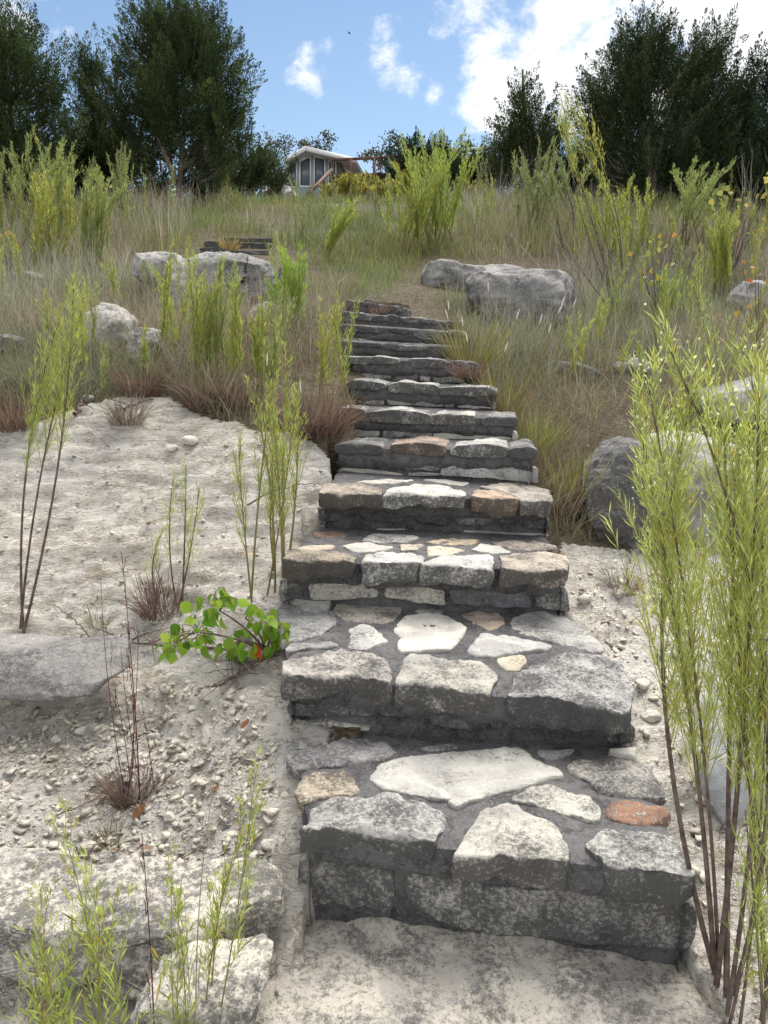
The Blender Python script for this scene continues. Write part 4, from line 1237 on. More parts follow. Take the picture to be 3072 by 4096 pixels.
shrub('short dense willow left of the upright pale rock', (95, 705, 6.2), (95, 635), 0.2, 5, 0.055, 0.010, WG, 0.1, 12, 12, 45, G1, rad=0.004, spread0=0.04, brl=0.35, ang=0.45)
shrub('pale willow screening the upright pale rock', (190, 770, 5.3), (186, 600), 0.26, 3, 0.055, 0.008, WP, 0.2, 16, 12, 46, G1, rad=0.005, spread0=0.04, brl=0.24)
shrub('tiny willow seedling on the crest of the white bank', (216, 850, 4.7), (217, 745), 0.08, 2, 0.045, 0.007, WG, 0.25, 10, 9, 47, G1, rad=0.003, spread0=0.015, brl=0.25)
# right scrub
for i, (lb, b, t, wd, ns, cl) in enumerate([
        ('bright young willow beside the thin tilted slab', (1240, 815, 5.9), (1252, 680), 0.22, 3, WG),
        ('very bright cone-shaped willow in the grey scrub at right', (1443, 690, 8.0), (1445, 578), 0.34, 7, [(0.28, 0.43, 0.06), (0.36, 0.50, 0.09)]),
        ('pale willow behind the tall foreground shrub', (1530, 805, 5.6), (1522, 640), 0.26, 3, WP), ('yellowish thin willow beside the biggest right-hand boulder', (1300, 735, 6.6), (1300, 635), 0.25, 3, WY),
        ('loose willow above the overhanging slab', (1570, 790, 5.8), (1575, 690), 0.3, 3, WP), ('thin willow sprout by the small white rock', (1368, 800, 5.9), (1368, 720), 0.14, 2, WG),
        ('medium willow among grey stems right of the bright cone', (1500, 715, 7.6), (1498, 575), 0.34, 4, WP)]):
    shrub(lb, b, t, wd, ns, 0.06, 0.010, cl, 0.15, 17, 13, 60 + i, G2, rad=0.005, spread0=0.05, brl=0.24, stem_mat=M_GSTEM)
# crest
CR = [('tall plume-topped willow at the left end of the crest', (70, 510, 11.0), (72, 283), 1.0, 8, WP, 0.022), ('feathery willow leaning right of the plume-topped one', (120, 510, 10.5), (132, 310), 0.8, 7, WP, 0.022),
      ('rounded yellow-green willow bush at left of the crest', (110, 560, 9.6), (125, 372), 0.9, 9, WY, 0.022), ('pale bushy willow left of the tree trunk on the crest', (205, 590, 9.4), (212, 368), 0.62, 9, WP, 0.020),
      ('thin willow in front of the dark trunk base', (262, 470, 12.5), (262, 320), 0.45, 4, WD, 0.024), ('tiny willow at the left picture edge on the crest', (8, 500, 11.0), (8, 330), 0.4, 3, WP, 0.022),
      ('hazy willow at the foot of the biggest left juniper', (480, 425, 19.0), (452, 305), 0.9, 5, YO, 0.04),
      ('largest bright willow thicket in the middle of the crest', (935, 540, 11.5), (952, 290), 1.15, 18, [(0.31, 0.42, 0.09), (0.37, 0.47, 0.12)], 0.022), ('left half of the willow thicket with a drooping tip', (885, 545, 11.0), (905, 345), 0.8, 9, WG, 0.022),
      ('leaning willow left of the central thicket', (700, 560, 10.4), (775, 430), 0.4, 5, WG, 0.020), ('yellow-brown willow behind the left of the thicket', (880, 430, 20.0), (880, 350), 0.8, 5, YO, 0.04),
      ('grey-green willow before the small conifer', (1150, 500, 12.5), (1165, 305), 1.0, 9, WD, 0.024), ('tall thin sapling with a yellow tufted top leaning left', (1340, 650, 8.8), (1228, 215), 0.36, 4, WY, 0.018),
      ('green willow below the big right juniper, left one of a pair', (1310, 560, 10.5), (1300, 380), 0.7, 7, WG, 0.020), ('green willow below the big right juniper, right one of a pair', (1375, 560, 10.3), (1365, 385), 0.6, 6, WG, 0.020),
      ('loose pale willow with tall bare legs at right of the crest', (1470, 560, 10.6), (1500, 352), 0.85, 8, WP, 0.020), ('dense bright willow spike near the right edge', (1562, 600, 9.0), (1560, 440), 0.34, 7, WG, 0.018),
      ('dull willow left of the tall tufted sapling', (1225, 520, 11.5), (1205, 345), 0.7, 6, WD, 0.022)]
for i, (lb, b, t, wd, ns, cl, lw) in enumerate(CR):
    st = 0.62 if 'sapling' in lb else (0.45 if 'legs' in lb else 0.16)
    shrub(lb, b, t, wd, int(ns * 1.6) if 'sapling' not in lb else ns, 0.070 if lw < .03 else .16, lw * 0.8, cl, st, 26, 15, 80 + i, G3, rad=0.010, spread0=wd * 0.16, brl=0.22, ang=0.34, stem_mat=M_STEM if 'sapling' in lb or 'legs' in lb else M_GSTEM, yellow=0.06)
for i, (lb, b, t, wd) in enumerate([('round olive-yellow bush below the house windows', (712, 430, 27.0), (712, 402), 0.9), ('taller olive-yellow bush below the deck rail', (750, 432, 26.0), (752, 378), 0.7), ('brownish green bush beneath the deck', (775, 425, 28.0), (780, 380), 1.0), ('low grey-green bush left of the central thicket', (810, 440, 24.0), (815, 400), 1.2), ('low pale bush at the right of the central thicket', (1035, 440, 22.0), (1035, 400), 1.2), ('yellow-green low bush under the dark juniper hedge', (845, 440, 23.0), (850, 395), 0.9)]):
    shrub(lb, b, t, wd, 9, 0.16, 0.05, YO, 0.1, 12, 12, 120 + i, 'low bushes between the crest grass and the house', name='round_shrub', rad=0.012, spread0=0.25, brl=0.5, ang=0.6)

def weeds(n, seed, poly, ylim, label, group, hgt, cols):
    rng = np.random.default_rng(seed)
    k = 0
    spots = []
    while k < n:
        y = rng.uniform(*ylim)
        x = rng.uniform(-0.55, 0.55) * y
        z = float(ground(x, y))
        u, v, _ = proj(np.array([[x, y, z]]))
        if not inpoly(u, v, poly)[0] or stair_height(np.array([x]), np.array([y]))[1][0]:
            continue
        if any(math.hypot(x - a, y - b) < 0.30 for a, b in spots):
            continue
        spots.append((x, y))
        h = hgt * rng.uniform(0.6, 1.25)
        tu, tv, _ = proj(np.array([[x + rng.normal() * 0.08, y, z + h]]))
        shrub(label, (float(u[0]), float(v[0]), y), (float(tu[0]), float(tv[0])), 0.16 + 0.12 * rng.random(), int(rng.integers(2, 5)), 0.06, 0.0085 * max(1, y / 8), cols[k % len(cols)], 0.15, 20, 12,
              400 + seed * 50 + k, group, rad=0.005, spread0=0.05, brl=0.2, yellow=0.04)
        k += 1


weeds(26, 1, [(1040, 560), (1659, 520), (1659, 800), (1350, 860), (1280, 740), (1260, 600)], (6, 13), 'slender feathery green weed standing in the grey scrub right of the boulders', 'feathery weeds in the right-hand scrub', 0.75, [WG, WP, WD, WY])
weeds(16, 2, [(1000, 450), (1659, 440), (1659, 520), (1040, 545)], (12, 18), 'feathery weed on the crest below the dark right-hand junipers', 'feathery weeds on the right of the crest', 0.95, [WP, WD, WG])
weeds(14, 3, [(0, 440), (420, 440), (420, 540), (0, 560)], (10, 18), 'feathery weed on the crest below the left-hand junipers', 'feathery weeds on the left of the crest', 0.95, [WP, WD, WY])
weeds(14, 4, [(0, 620), (280, 600), (700, 640), (690, 860), (0, 850)], (4.8, 8), 'feathery weed among the dry tufts of the left bank', 'feathery weeds on the left bank', 0.55, [WG, WP, WG])
weeds(12, 5, [(620, 440), (1000, 440), (990, 560), (640, 560)], (10, 20), 'feathery weed in the grass between the steps and the house', 'feathery weeds below the house', 0.6, [WD, WP])

# bare grey shrubs
for i, (lb, b, t, wd, ns) in enumerate([('bleached bare shrub with pale twigs on the left bank', (385, 870, 4.9), (385, 690), 0.42, 7), ('grey bare shrub arching beside the biggest right-hand boulder', (1262, 700, 7.6), (1180, 470), 1.0, 6),
                                        ('dark twiggy sapling crossing the right scrub', (1330, 700, 7.4), (1235, 380), 0.7, 4), ('bleached leafless stalks near the right edge of the crest', (1610, 560, 10.0), (1625, 325), 0.5, 6),
                                        ('grey leafless bush below the small conifer', (1085, 450, 16.0), (1085, 335), 1.1, 9), ('leafless grey bush in the middle of the right scrub', (1400, 680, 8.0), (1400, 500), 1.1, 7)]):
    shrub(lb, b, t, wd, ns, start=0.15, nbr=10, seed=140 + i, name='dry_shrub', rad=0.008 if b[2] > 6 else 0.004, stem_mat=M_DRY if i != 2 else M_STEM, spread0=0.08, brl=0.34, ang=0.45, bare=True, group='leafless shrubs')


# ------------------------------------------------------------------ grass
GO = [(0.18, 0.22, 0.075), (0.24, 0.265, 0.10), (0.30, 0.30, 0.15), (0.14, 0.195, 0.065)]
GT = [(0.33, 0.31, 0.24), (0.27, 0.25, 0.19), (0.40, 0.38, 0.31), (0.20, 0.185, 0.14)]
GR = [(0.21, 0.135, 0.09), (0.27, 0.19, 0.12), (0.16, 0.11, 0.08)]
GG = [(0.20, 0.25, 0.06), (0.27, 0.29, 0.08), (0.32, 0.28, 0.08)]
GM = [(0.16, 0.10, 0.085), (0.22, 0.15, 0.12), (0.11, 0.075, 0.065), (0.27, 0.21, 0.16)]


def grass_field(name, n, seed, area, zone, cols, H, W, lean=0.35, dist_pow=1.0):
    rng = np.random.default_rng(seed)
    x0, x1, y0, y1 = area
    t = rng.random(n)
    y = (y0 ** (1 - dist_pow + 1e-6) + t * (y1 ** (1 - dist_pow + 1e-6) - y0 ** (1 - dist_pow + 1e-6))) ** (1 / (1 - dist_pow + 1e-6))
    x = rng.uniform(-1, 1, n) * (0.62 * y + 0.4)
    z = ground(x, y)
    P = np.stack([x, y, z - 0.02], -1)
    u, v, zc = proj(P)
    _, inst = stair_height(x, y)
    keep = zone(u, v, P) & ~inst & (x > x0) & (x < x1)
    P = P[keep]
    # clumping
    den = fbm(P, 1.1, 3, seed + 1)
    keep = rng.random(len(P)) < np.clip(0.50 + den * 2.2, 0.05, 1)
    P = P[keep]
    m = len(P)
    D = nrm(np.stack([rng.normal(size=m) * 0.20, rng.normal(size=m) * 0.20, np.ones(m)], -1))
    L = H * (np.clip((P[:, 1] - 7.5) / 5.5, 0.42, 1.0) if y1 > 20 else 1.0) * rng.uniform(0.45, 1.2, m) * (1 + 0.35 * fbm(P, 0.7, 2, seed + 2))
    sc = np.clip(P[:, 1] / 8.0, 0.6, 4.0)
    u, v, zc = proj(P)
    L = L * np.where(inpoly(u, v, [(425, 512), (605, 512), (612, 565), (612, 705), (370, 700), (350, 650), (290, 640), (290, 572), (425, 560)]) | inpoly(u, v, [(905, 566), (1050, 570), (1240, 585), (1240, 712), (1010, 720), (1000, 640), (910, 640)]), 0.3, 1.0) * np.where((P[:, 1] > 13.5) & (u > 520) & (u < 1000), 0.6, 1.0)
    bend = rng.normal(size=(m, 3)) * lean * np.array([1, 1, 0.1])
    bend[:, 2] -= np.abs(bend[:, 0]) * 0.4
    V, Fc, k = ribbons(P, D, L, W * sc, bend, rng, 3)
    c = pick(cols, m, rng, 0.16)
    nz = fbm(P, 0.8, 4, seed + 4, 0.6)[:, None]
    c = c * (1 + 0.40 * nz) * np.where(fbm(P, 0.45, 3, seed + 6)[:, None] > 0.0, np.array([[1.04, 0.98, 0.90]]), np.array([[0.88, 0.97, 0.88]]))
    o = mk(name, V, Fc, M_GRASS, smooth=False, col=np.repeat(c, k, 0))
    o['kind'] = 'stuff'
    return o


def notbare(u, v, P):
    return ~(inpoly(u, v, BARE_L) | inpoly(u, v, BARE_R) | (inpoly(u, v, BARE_P) & (fbm(P, 2.6, 3, 91) > -0.12)))


RIGHT_PATCH = [(985, 1010), (985, 700), (1100, 690), (1250, 760), (1330, 800), (1300, 850), (1200, 830), (1160, 900), (1210, 1000), (1260, 1060), (1240, 1180), (1195, 1180)]
grass_field('tall_grass', 90000, 1, (-30, 30, 7.6, 30), lambda u, v, P: (P[:, 1] > 7.6), GO, 0.46, 0.006, 0.28, 1.35)
grass_field('dry_grass', 52000, 2, (-30, 30, 7.0, 26), lambda u, v, P: (P[:, 1] > 6.0) & notbare(u, v, P) & ((u > 1000) | (u < 420) | (P[:, 1] > 12) & (hash3((P[:, 0] * 9).astype(int), (P[:, 1] * 9).astype(int), (P[:, 2] * 0).astype(int), 3) < .3)), GT, 0.56, 0.0055, 0.30, 1.35)
grass_field('bank_grass', 80000, 3, (-6, 6, 4.2, 9), lambda u, v, P: notbare(u, v, P) & (u < 760) & (v < 990), GT + GT + GM + GO, 0.30, 0.0052, 0.55, 1.0)
grass_field('scrub_grass', 80000, 4, (-6, 8, 3.6, 9), lambda u, v, P: notbare(u, v, P) & (u > 960) & (v < 1185) & ((u < 1290) | (v < 900)), GT + GT + GT + GO + GR, 0.30, 0.0052, 0.55, 1.0)
grass_field('dead_stalks', 26000, 7, (-20, 20, 5.6, 17), lambda u, v, P: notbare(u, v, P) & ((u > 1020) | (u < 420) | ((u < 780) & (P[:, 1] < 7))) , [(0.36, 0.33, 0.29), (0.27, 0.24, 0.21), (0.44, 0.40, 0.35)], 0.66, 0.0032, 0.16, 1.0)
grass_field('reddish_grass', 16000, 5, (-1, 4, 3.2, 8), lambda u, v, P: inpoly(u, v, RIGHT_PATCH), GR + GG + GG + GT, 0.36, 0.0042, 0.5, 1.0)
grass_field('dead_litter', 26000, 6, (-6, 8, 3.8, 9), lambda u, v, P: notbare(u, v, P), GM + GT, 0.13, 0.005, 1.1, 1.0)


def clump(label, u, v, d, H, R, n, cols, seed, reds=0, redH=0.5, group=None, W=0.0032, droop=0.9, loc=None, name='grass_tuft', rcol=(0.17, 0.05, 0.055)):
    rng = np.random.default_rng(5000 + seed)
    B = drop(u, v, d) if loc is None else loc
    th = thing(name, label, 'grass tuft', B, group)
    a = rng.uniform(0, 6.283, n)
    r = np.sqrt(rng.random(n)) * R * 0.35
    P = np.stack([B[0] + r * np.cos(a), B[1] + r * np.sin(a), np.full(n, B[2] - 0.01)], -1)
    a2 = a + rng.normal(size=n) * 0.7
    til = rng.uniform(0.05, 0.75, n)
    D = nrm(np.stack([np.cos(a2) * til, np.sin(a2) * til, np.ones(n)], -1))
    L = H * rng.uniform(0.4, 1.15, n)
    bend = np.stack([np.cos(a2), np.sin(a2), -0.9 * np.ones(n)], -1) * (rng.uniform(0.0, 1, n) ** 1.5 * droop * 0.75)[:, None]
    V, Fc, k = ribbons(P, D, L, W * rng.uniform(0.6, 1.3, n), bend, rng, 4)
    mk('blades', V, Fc, M_GRASS, th, smooth=False, col=np.repeat(pick(cols, n, rng), k, 0))
    if reds:
        st, C = [], []
        for i in range(reds):
            b = B + np.array([rng.normal() * R * 0.15, rng.normal() * R * 0.15, 0])
            t = b + np.array([rng.normal() * 0.035, rng.normal() * 0.05, redH * (1.0 if i == 0 else rng.uniform(0.4, 0.8))])
            tv, tf = tube(bez(b, (b + t) / 2 + np.array([rng.normal() * 0.02, 0, 0]), t, 8), 0.0022, 0.0008, 4)
            st.append((tv, tf))
            for q in range(3):
                f = rng.uniform(0.3, 0.8)
                p = b * (1 - f) + t * f
                e = p + np.array([rng.normal() * 0.02, rng.normal() * 0.02, 0.07])
                st.append(tube(np.array([p, (p + e) / 2 + 0.003, e]), 0.0012, 0.0006, 3))
        V, Fc = join(st)
        mk('stalks', V, Fc, M_GRASS, th, col=np.tile(np.array(rcol) * 1.0, (len(V), 1)))
    return th


GC = 'dry bunchgrass tufts on the white slope'
clump('maroon bunchgrass tuft with tall red stalks on the gravel', 284, 1710, 2.27, 0.17, 0.16, 330, GM, 1, 6, 0.78, GC)
clump('small sparse brown tuft between two dead leaves on the gravel', 243, 1822, 2.08, 0.09, 0.13, 110, GM + GO, 2, 0, 0, GC)
clump('dark maroon tuft at the foot of the short willow', 345, 1325, 3.2, 0.22, 0.22, 330, GM, 3, 5, 0.30, GC)
clump('sparse straw tuft left of the fallen branch', 210, 1345, 3.15, 0.13, 0.12, 60, GT + GO, 4, 0, 0, GC)
clump('reddish dry tuft on the crest of the white bank', 308, 850, 4.75, 0.26, 0.3, 320, GR + GM, 5, 0, 0, GC, 0.005)
clump('brown drooping tuft overhanging the crest of the bank', 275, 925, 4.35, 0.2, 0.24, 260, GM + GT, 6, 0, 0, GC, 0.0045)
clump('maroon tuft at the left edge of the bank crest', 30, 930, 4.3, 0.3, 0.34, 360, GM + GR, 7, 0, 0, GC, 0.005)
clump('grey-green round tuft above the bank crest', 85, 840, 4.9, 0.3, 0.34, 360, [(0.17, 0.18, 0.11), (0.22, 0.21, 0.14)], 8, 0, 0, GC, 0.005)
clump('large dry tuft beneath the yellowing willow beside the steps', 690, 935, 4.35, 0.34, 0.4, 520, GM + GR, 9, 0, 0, GC, 0.005)
clump('second dry tuft beneath the willows, pressed against the fifth step', 668, 960, 4.3, 0.26, 0.32, 300, GM, 10, 0, 0, GC, 0.005)
clump('maroon tuft under the willow with a curved brown stem', 445, 900, 4.6, 0.26, 0.32, 320, GM, 11, 0, 0, GC, 0.005)
clump('maroon tuft before the slim willow right of the crack', 520, 905, 4.6, 0.24, 0.3, 260, GM, 12, 0, 0, GC, 0.005)
clump('orange-brown tuft right of the fifth step', 1222, 1085, 4.2, 0.4, 0.32, 380, GR + GG, 13, 0, 0, None, 0.0048, 0.5)
clump('dark drooping tuft between the steps and the black lichened boulder', 1212, 1110, 4.1, 0.22, 0.26, 300, GM, 14, 0, 0, None, 0.0045)
clump('small tangled dry tuft below the black lichened boulder', 1345, 1285, 3.42, 0.16, 0.17, 170, GM + GT, 15, 3, 0.22, GC)
clump('straw tuft right of the foreground shrub on the white rubble', 1590, 1300, 3.3, 0.14, 0.2, 110, GT + GO, 16, 0, 0, GC)
s8 = STEPS[7]
clump('matted maroon tuft growing over the right end of the eighth step', 0, 0, 0, 0.17, 0.3, 260, GM, 17, 0, 0, None, 0.005, 1.0, loc=s8['nr'] + np.array([-0.05, -0.05, -0.1]))
clump('small maroon tuft growing on the topmost step of the long flight', 0, 0, 0, 0.12, 0.2, 150, GM, 18, 0, 0, None, 0.005, 1.0, loc=STEPS[11]['nl'] * 0.45 + STEPS[11]['nr'] * 0.55 + np.array([0, -0.06, -0.08]))
clump('green and red tuft at the right end of the seventh step', 1090, 860, 5.0, 0.42, 0.3, 300, GG + GR, 19, 0, 0, None, 0.005, 0.5)
clump('tall green and straw tuft at the right end of the ninth step', 1015, 780, 5.6, 0.5, 0.3, 300, GG + GG + GR, 20, 0, 0, None, 0.006, 0.45)
clump('straw-coloured tuft on the middle of the upper flight', 495, 545, 10.7, 0.24, 0.3, 160, [(0.34, 0.26, 0.10), (0.30, 0.22, 0.10)], 21, 0, 0, None, 0.009, 0.5)
clump('yellow-green tuft right of the sixth step', 1150, 960, 4.6, 0.34, 0.28, 240, GG, 22, 0, 0, None, 0.005, 0.5)
clump('thin green tuft below the dangling broad leaves', 530, 1440, 2.75, 0.07, 0.12, 120, [(0.15, 0.17, 0.08), (0.2, 0.2, 0.1)], 23, 0, 0, None, 0.0025)

# tall single stalks
for i, (lb, b, t, r) in enumerate([('single dark red grass stalk in the left foreground', (325, 2240, 1.42), (306, 1800), 0.0022), ('thin red stalk rising high beside the maroon gravel tuft', (300, 1700, 2.25), (262, 1190), 0.0024)]):
    B, T = drop(*b), at(t[0], t[1], b[2])
    V, Fc = tube(bez(B, (B + T) / 2 + np.array([0.012, 0, 0]), T, 10), r, r * 0.4, 5)
    ps = [(V, Fc)]
    rng = np.random.default_rng(i)
    for q in range(9):
        f = rng.uniform(0.35, 0.95)
        p = B * (1 - f) + T * f
        e = p + np.array([rng.normal() * 0.012, rng.normal() * 0.012, 0.05])
        ps.append(tube(np.array([p, (p + e) / 2 + np.array([0.002, 0, 0]), e]), 0.0012, 0.0006, 3))
    V, Fc = join(ps)
    tag(mk('grass_stalk', V, Fc, M_GRASS, col=np.tile(np.array((0.16, 0.045, 0.05)), (len(V), 1))), lb, 'grass stalk')

# stalks with white silvery seed heads
SEED = [(970, 670, 985, 790, 5.6, 'leftmost'), (968, 690, 1000, 800, 5.55, 'low'), (1212, 660, 1150, 830, 5.7, 0), (1238, 665, 1195, 820, 5.9, 0), (1205, 678, 1120, 850, 5.4, 0), (1115, 690, 1070, 850, 5.4, 0), (1165, 700, 1130, 840, 5.6, 0),
        (1185, 720, 1160, 840, 5.7, 0), (1010, 740, 1030, 850, 5.2, 0), (1090, 760, 1060, 860, 5.2, 0), (1055, 630, 1060, 800, 5.9, 0), (1000, 705, 1012, 820, 5.5, 0), (577, 790, 578, 930, 4.4, 0), (650, 850, 655, 940, 4.3, 0)]
for i, (tu, tv, bu, bv, d, _) in enumerate(SEED):
    B, T = drop(bu, bv, d), at(tu, tv, d)
    lb = 'thin grass stalk with a white seed head right of the upper steps' if i < 12 else ('white-headed stalk standing before the half hidden grey rock' if i == 12 else 'white-headed stalk by the dry tuft left of the steps')
    th = thing('seeding_grass', lb, 'grass stalk', B, 'grass stalks with white seed heads')
    V, Fc = tube(bez(B, (B + T) / 2 + np.array([0.03 * (-1) ** i, 0, 0.03]), T, 8), 0.0022, 0.0012, 4)
    mk('stalk', V, Fc, M_GRASS, th, col=np.tile(np.array((0.33, 0.24, 0.14)), (len(V), 1)))
    ax = nrm(T - (B + T) / 2 - np.array([0.0, 0, 0.03]))
    pts = np.array([T + ax * s for s in np.linspace(0, 0.075, 6)])
    V, Fc = tube(pts, np.array([.0015, .004, .005, .0045, .003, .001]), 0, 6)
    mk('seed_head', V, Fc, M_GRASS, th, col=np.tile(np.array((0.75, 0.72, 0.66)), (len(V), 1)))


# ------------------------------------------------------------------ junipers and other trees
def juniper(label, lobes, d, trunk, npl, seed, cols=((0.050, 0.078, 0.030), (0.068, 0.098, 0.036), (0.092, 0.115, 0.042), (0.038, 0.058, 0.026)), pl=0.75, face=0.085, group='junipers along the crest', lim=True, name='juniper_tree', up=0.85, fpp=70, hollow=0.40):
    """lobes: (u, v, ru, rv) ellipses of the crown on the survey sheet; trunk: list of (u, v) polylines"""
    rng = np.random.default_rng(700 + seed)
    if seed in (5, 6):
        lobes = [(a, b + 22, c, e) for a, b, c, e in lobes]
    face, fpp, npl, pl = face * 0.62, int(fpp * 3.4), int(npl * 1.05), pl * 1.6
    m2 = d * K / F * 1.0
    base = at(trunk[0][0][0], trunk[0][0][1], d)
    base[2] = float(ground(base[0], base[1]))
    th = thing(name, label, 'tree', base, group)
    area = np.array([l[2] * l[3] for l in lobes], float)
    cnt = (npl * area / area.sum()).astype(int) + 1
    C, A, Ls = [], [], []
    limbs = []
    cen_all = np.array([at(l[0], l[1], d) for l in lobes])
    mid = cen_all.mean(0)
    for (u, v, ru, rv), n in zip(lobes, cnt):
        c = at(u, v, d)
        R = np.array([ru * m2, ru * m2 * 0.8, rv * m2])
        q = nrm(rng.normal(size=(n, 3)))
        rr = hollow + (1 - hollow) * rng.random((n, 1)) ** 0.6
        P = c + q * rr * R
        C.append(P)
        out = q * np.array([1, 1, 0.35])
        A.append(nrm(out * 0.75 + np.array([0, 0, up]) + rng.normal(size=(n, 3)) * 0.16))
        Ls.append(pl * rng.uniform(0.55, 1.25, n))
        if lim:
            for p in P[rng.random(n) < 0.30]:
                s0 = np.array([base[0] * 0.5 + c[0] * 0.5 + (p[0] - c[0]) * 0.2, c[1] * 0.5 + base[1] * 0.5, min(p[2] - 0.4, c[2] - 0.2)])
                limbs.append(tube(bez(s0, (s0 + p) / 2 + np.array([(p[0] - s0[0]) * 0.2, 0, -0.15]), p, 5), 0.03, 0.008, 3))
    P, Ax, L = np.concatenate(C), np.concatenate(A), np.concatenate(Ls)
    n = len(P)
    # keep crowns above ground
    t = rng.random((n, fpp)) ** 0.85
    az = rng.uniform(0, 6.283, (n, fpp))
    rad = (0.25 * L)[:, None] * (1 - t) ** 0.7 * np.sqrt(rng.random((n, fpp))) * (0.35 + 0.65 * np.minimum(1, t * 5))
    e1 = nrm(np.cross(Ax, np.array([0.3, 0.2, 1.0]) + rng.normal(size=(n, 3)) * 0.2))
    e2 = np.cross(Ax, e1)
    rdir = np.cos(az)[..., None] * e1[:, None] + np.sin(az)[..., None] * e2[:, None]
    FP = P[:, None] + Ax[:, None] * ((t - 0.58) * L[:, None])[..., None] + rdir * rad[..., None]
    FD = nrm(Ax[:, None] * 1.15 + rdir * (0.9 - 0.6 * t)[..., None] + rng.normal(size=(n, fpp, 3)) * 0.28)
    FP, FD = FP.reshape(-1, 3), FD.reshape(-1, 3)
    m = len(FP)
    FL = face * rng.uniform(0.6, 1.5, m)
    V, Fc, k = diamonds(FP, FD, FL, FL * rng.uniform(0.22, 0.42, m), rng, 0.4)
    cl = pick(cols, n, rng, 0.34)
    c = np.repeat(cl, fpp, 0) * (1 + 0.2 * rng.normal(size=(m, 1))).clip(0.5, 1.6)
    mk('crown', V, Fc, M_JUNI, th, smooth=False, col=np.repeat(c, k, 0))
    parts = list(limbs)
    for i, tr in enumerate(trunk):
        pts = np.array([at(u, v, d + (0.25 * math.sin(i * 2.1) if i else 0)) for u, v in tr])
        if i == 0:
            pts[0] = base - np.array([0, 0, 0.2])
        r = 0.085 if len(trunk) == 1 else 0.065
        parts.append(tube(resample_open(pts, 10), r * d / 17, r * 0.25, 7))
    V, Fc = join(parts)
    mk('trunk', V, Fc, M_BARK, th)
    return th


def resample_open(P, M):
    d = np.r_[0, np.cumsum(np.linalg.norm(np.diff(P, axis=0), axis=1))]
    s = np.linspace(0, d[-1], M)
    return np.stack([np.interp(s, d, P[:, k]) for k in range(3)], 1)


juniper('dense juniper cut off by the left picture edge', [(20, 200, 110, 150), (-40, 110, 90, 110), (60, 290, 95, 100), (20, 90, 60, 60), (95, 170, 50, 60), (40, 360, 110, 60), (-100, 250, 120, 160)], 15.0, [[(30, 440), (25, 250), (0, 60)]], 620, 1, ((0.045, 0.072, 0.026), (0.065, 0.095, 0.034), (0.085, 0.11, 0.04), (0.035, 0.055, 0.024)), 0.6, 0.065)
juniper('biggest left juniper with a bare leaning trunk', [(395, 190, 125, 110), (340, 110, 75, 85), (420, 90, 85, 75), (330, 55, 30, 55), (400, 60, 24, 50), (445, 70, 40, 50), (480, 200, 60, 100), (300, 230, 80, 90), (480, 290, 60, 55), (360, 270, 100, 40), (530, 300, 22, 25), (300, 345, 55, 45), (450, 345, 60, 40), (250, 300, 40, 50)], 17.0,
        [[(378, 425), (392, 340), (400, 240), (390, 60)], [(381, 400), (420, 320), (470, 240)], [(380, 390), (345, 310), (310, 220)], [(384, 370), (440, 330), (520, 290)]], 780, 2, pl=0.62, face=0.07)
juniper('slim juniper between the two big left junipers', [(195, 220, 38, 90), (210, 140, 18, 50), (225, 290, 60, 60), (182, 160, 14, 45), (240, 345, 60, 50), (170, 330, 50, 60)], 18.0, [[(215, 430), (210, 330), (198, 180)]], 240, 3, pl=0.6, face=0.07)
juniper('low dark juniper right of the biggest left juniper', [(545, 355, 45, 45), (590, 375, 40, 38), (510, 385, 55, 40), (470, 375, 40, 40)], 24.0, [[(545, 440), (545, 350)]], 200, 4, pl=0.6, face=0.085, hollow=0.2, fpp=60)
juniper('huge many-trunked juniper at the right of the crest', [(1420, 200, 115, 90), (1400, 110, 60, 62), (1330, 190, 80, 90), (1500, 130, 65, 60), (1545, 210, 75, 90), (1290, 260, 55, 70), (1590, 280, 60, 75), (1480, 300, 110, 60), (1530, 350, 130, 60), (1370, 70, 30, 36), (1410, 60, 26, 34), (1545, 90, 38, 45), (1610, 180, 30, 60), (1400, 345, 90, 40), (1660, 330, 60, 80)], 16.0,
        [[(1400, 440), (1395, 330), (1380, 200), (1370, 90)], [(1402, 430), (1350, 310), (1300, 230)], [(1404, 430), (1430, 300), (1470, 200), (1500, 120)], [(1406, 430), (1480, 330), (1560, 220)], [(1398, 430), (1325, 330), (1265, 280)], [(1405, 425), (1400, 300), (1430, 160)]], 1150, 5, ((0.034, 0.056, 0.027), (0.050, 0.076, 0.034), (0.066, 0.090, 0.040)), 0.58, 0.065)
juniper('small open conifer with a thin spire beside the huge juniper', [(1130, 240, 42, 55), (1130, 185, 14, 40), (1105, 285, 40, 40), (1165, 280, 40, 45), (1195, 255, 25, 45), (1080, 300, 26, 30)], 19.0, [[(1135, 440), (1132, 320), (1129, 150)]], 150, 6, pl=0.7, face=0.075, hollow=0.3)
juniper('juniper cut off by the right picture edge', [(1668, 150, 30, 50), (1690, 250, 50, 100), (1665, 395, 60, 50)], 15.0, [[(1690, 450), (1690, 200)]], 160, 7, ((0.026, 0.042, 0.022), (0.038, 0.058, 0.028)), 0.55, 0.065)
juniper('dark rounded juniper bush right of the deck', [(880, 355, 42, 45), (915, 345, 45, 42), (855, 375, 25, 28), (960, 360, 40, 40)], 27.0, [[(895, 440), (893, 350)]], 190, 8, ((0.026, 0.045, 0.022), (0.036, 0.06, 0.026)), 0.6, 0.085, hollow=0.15)
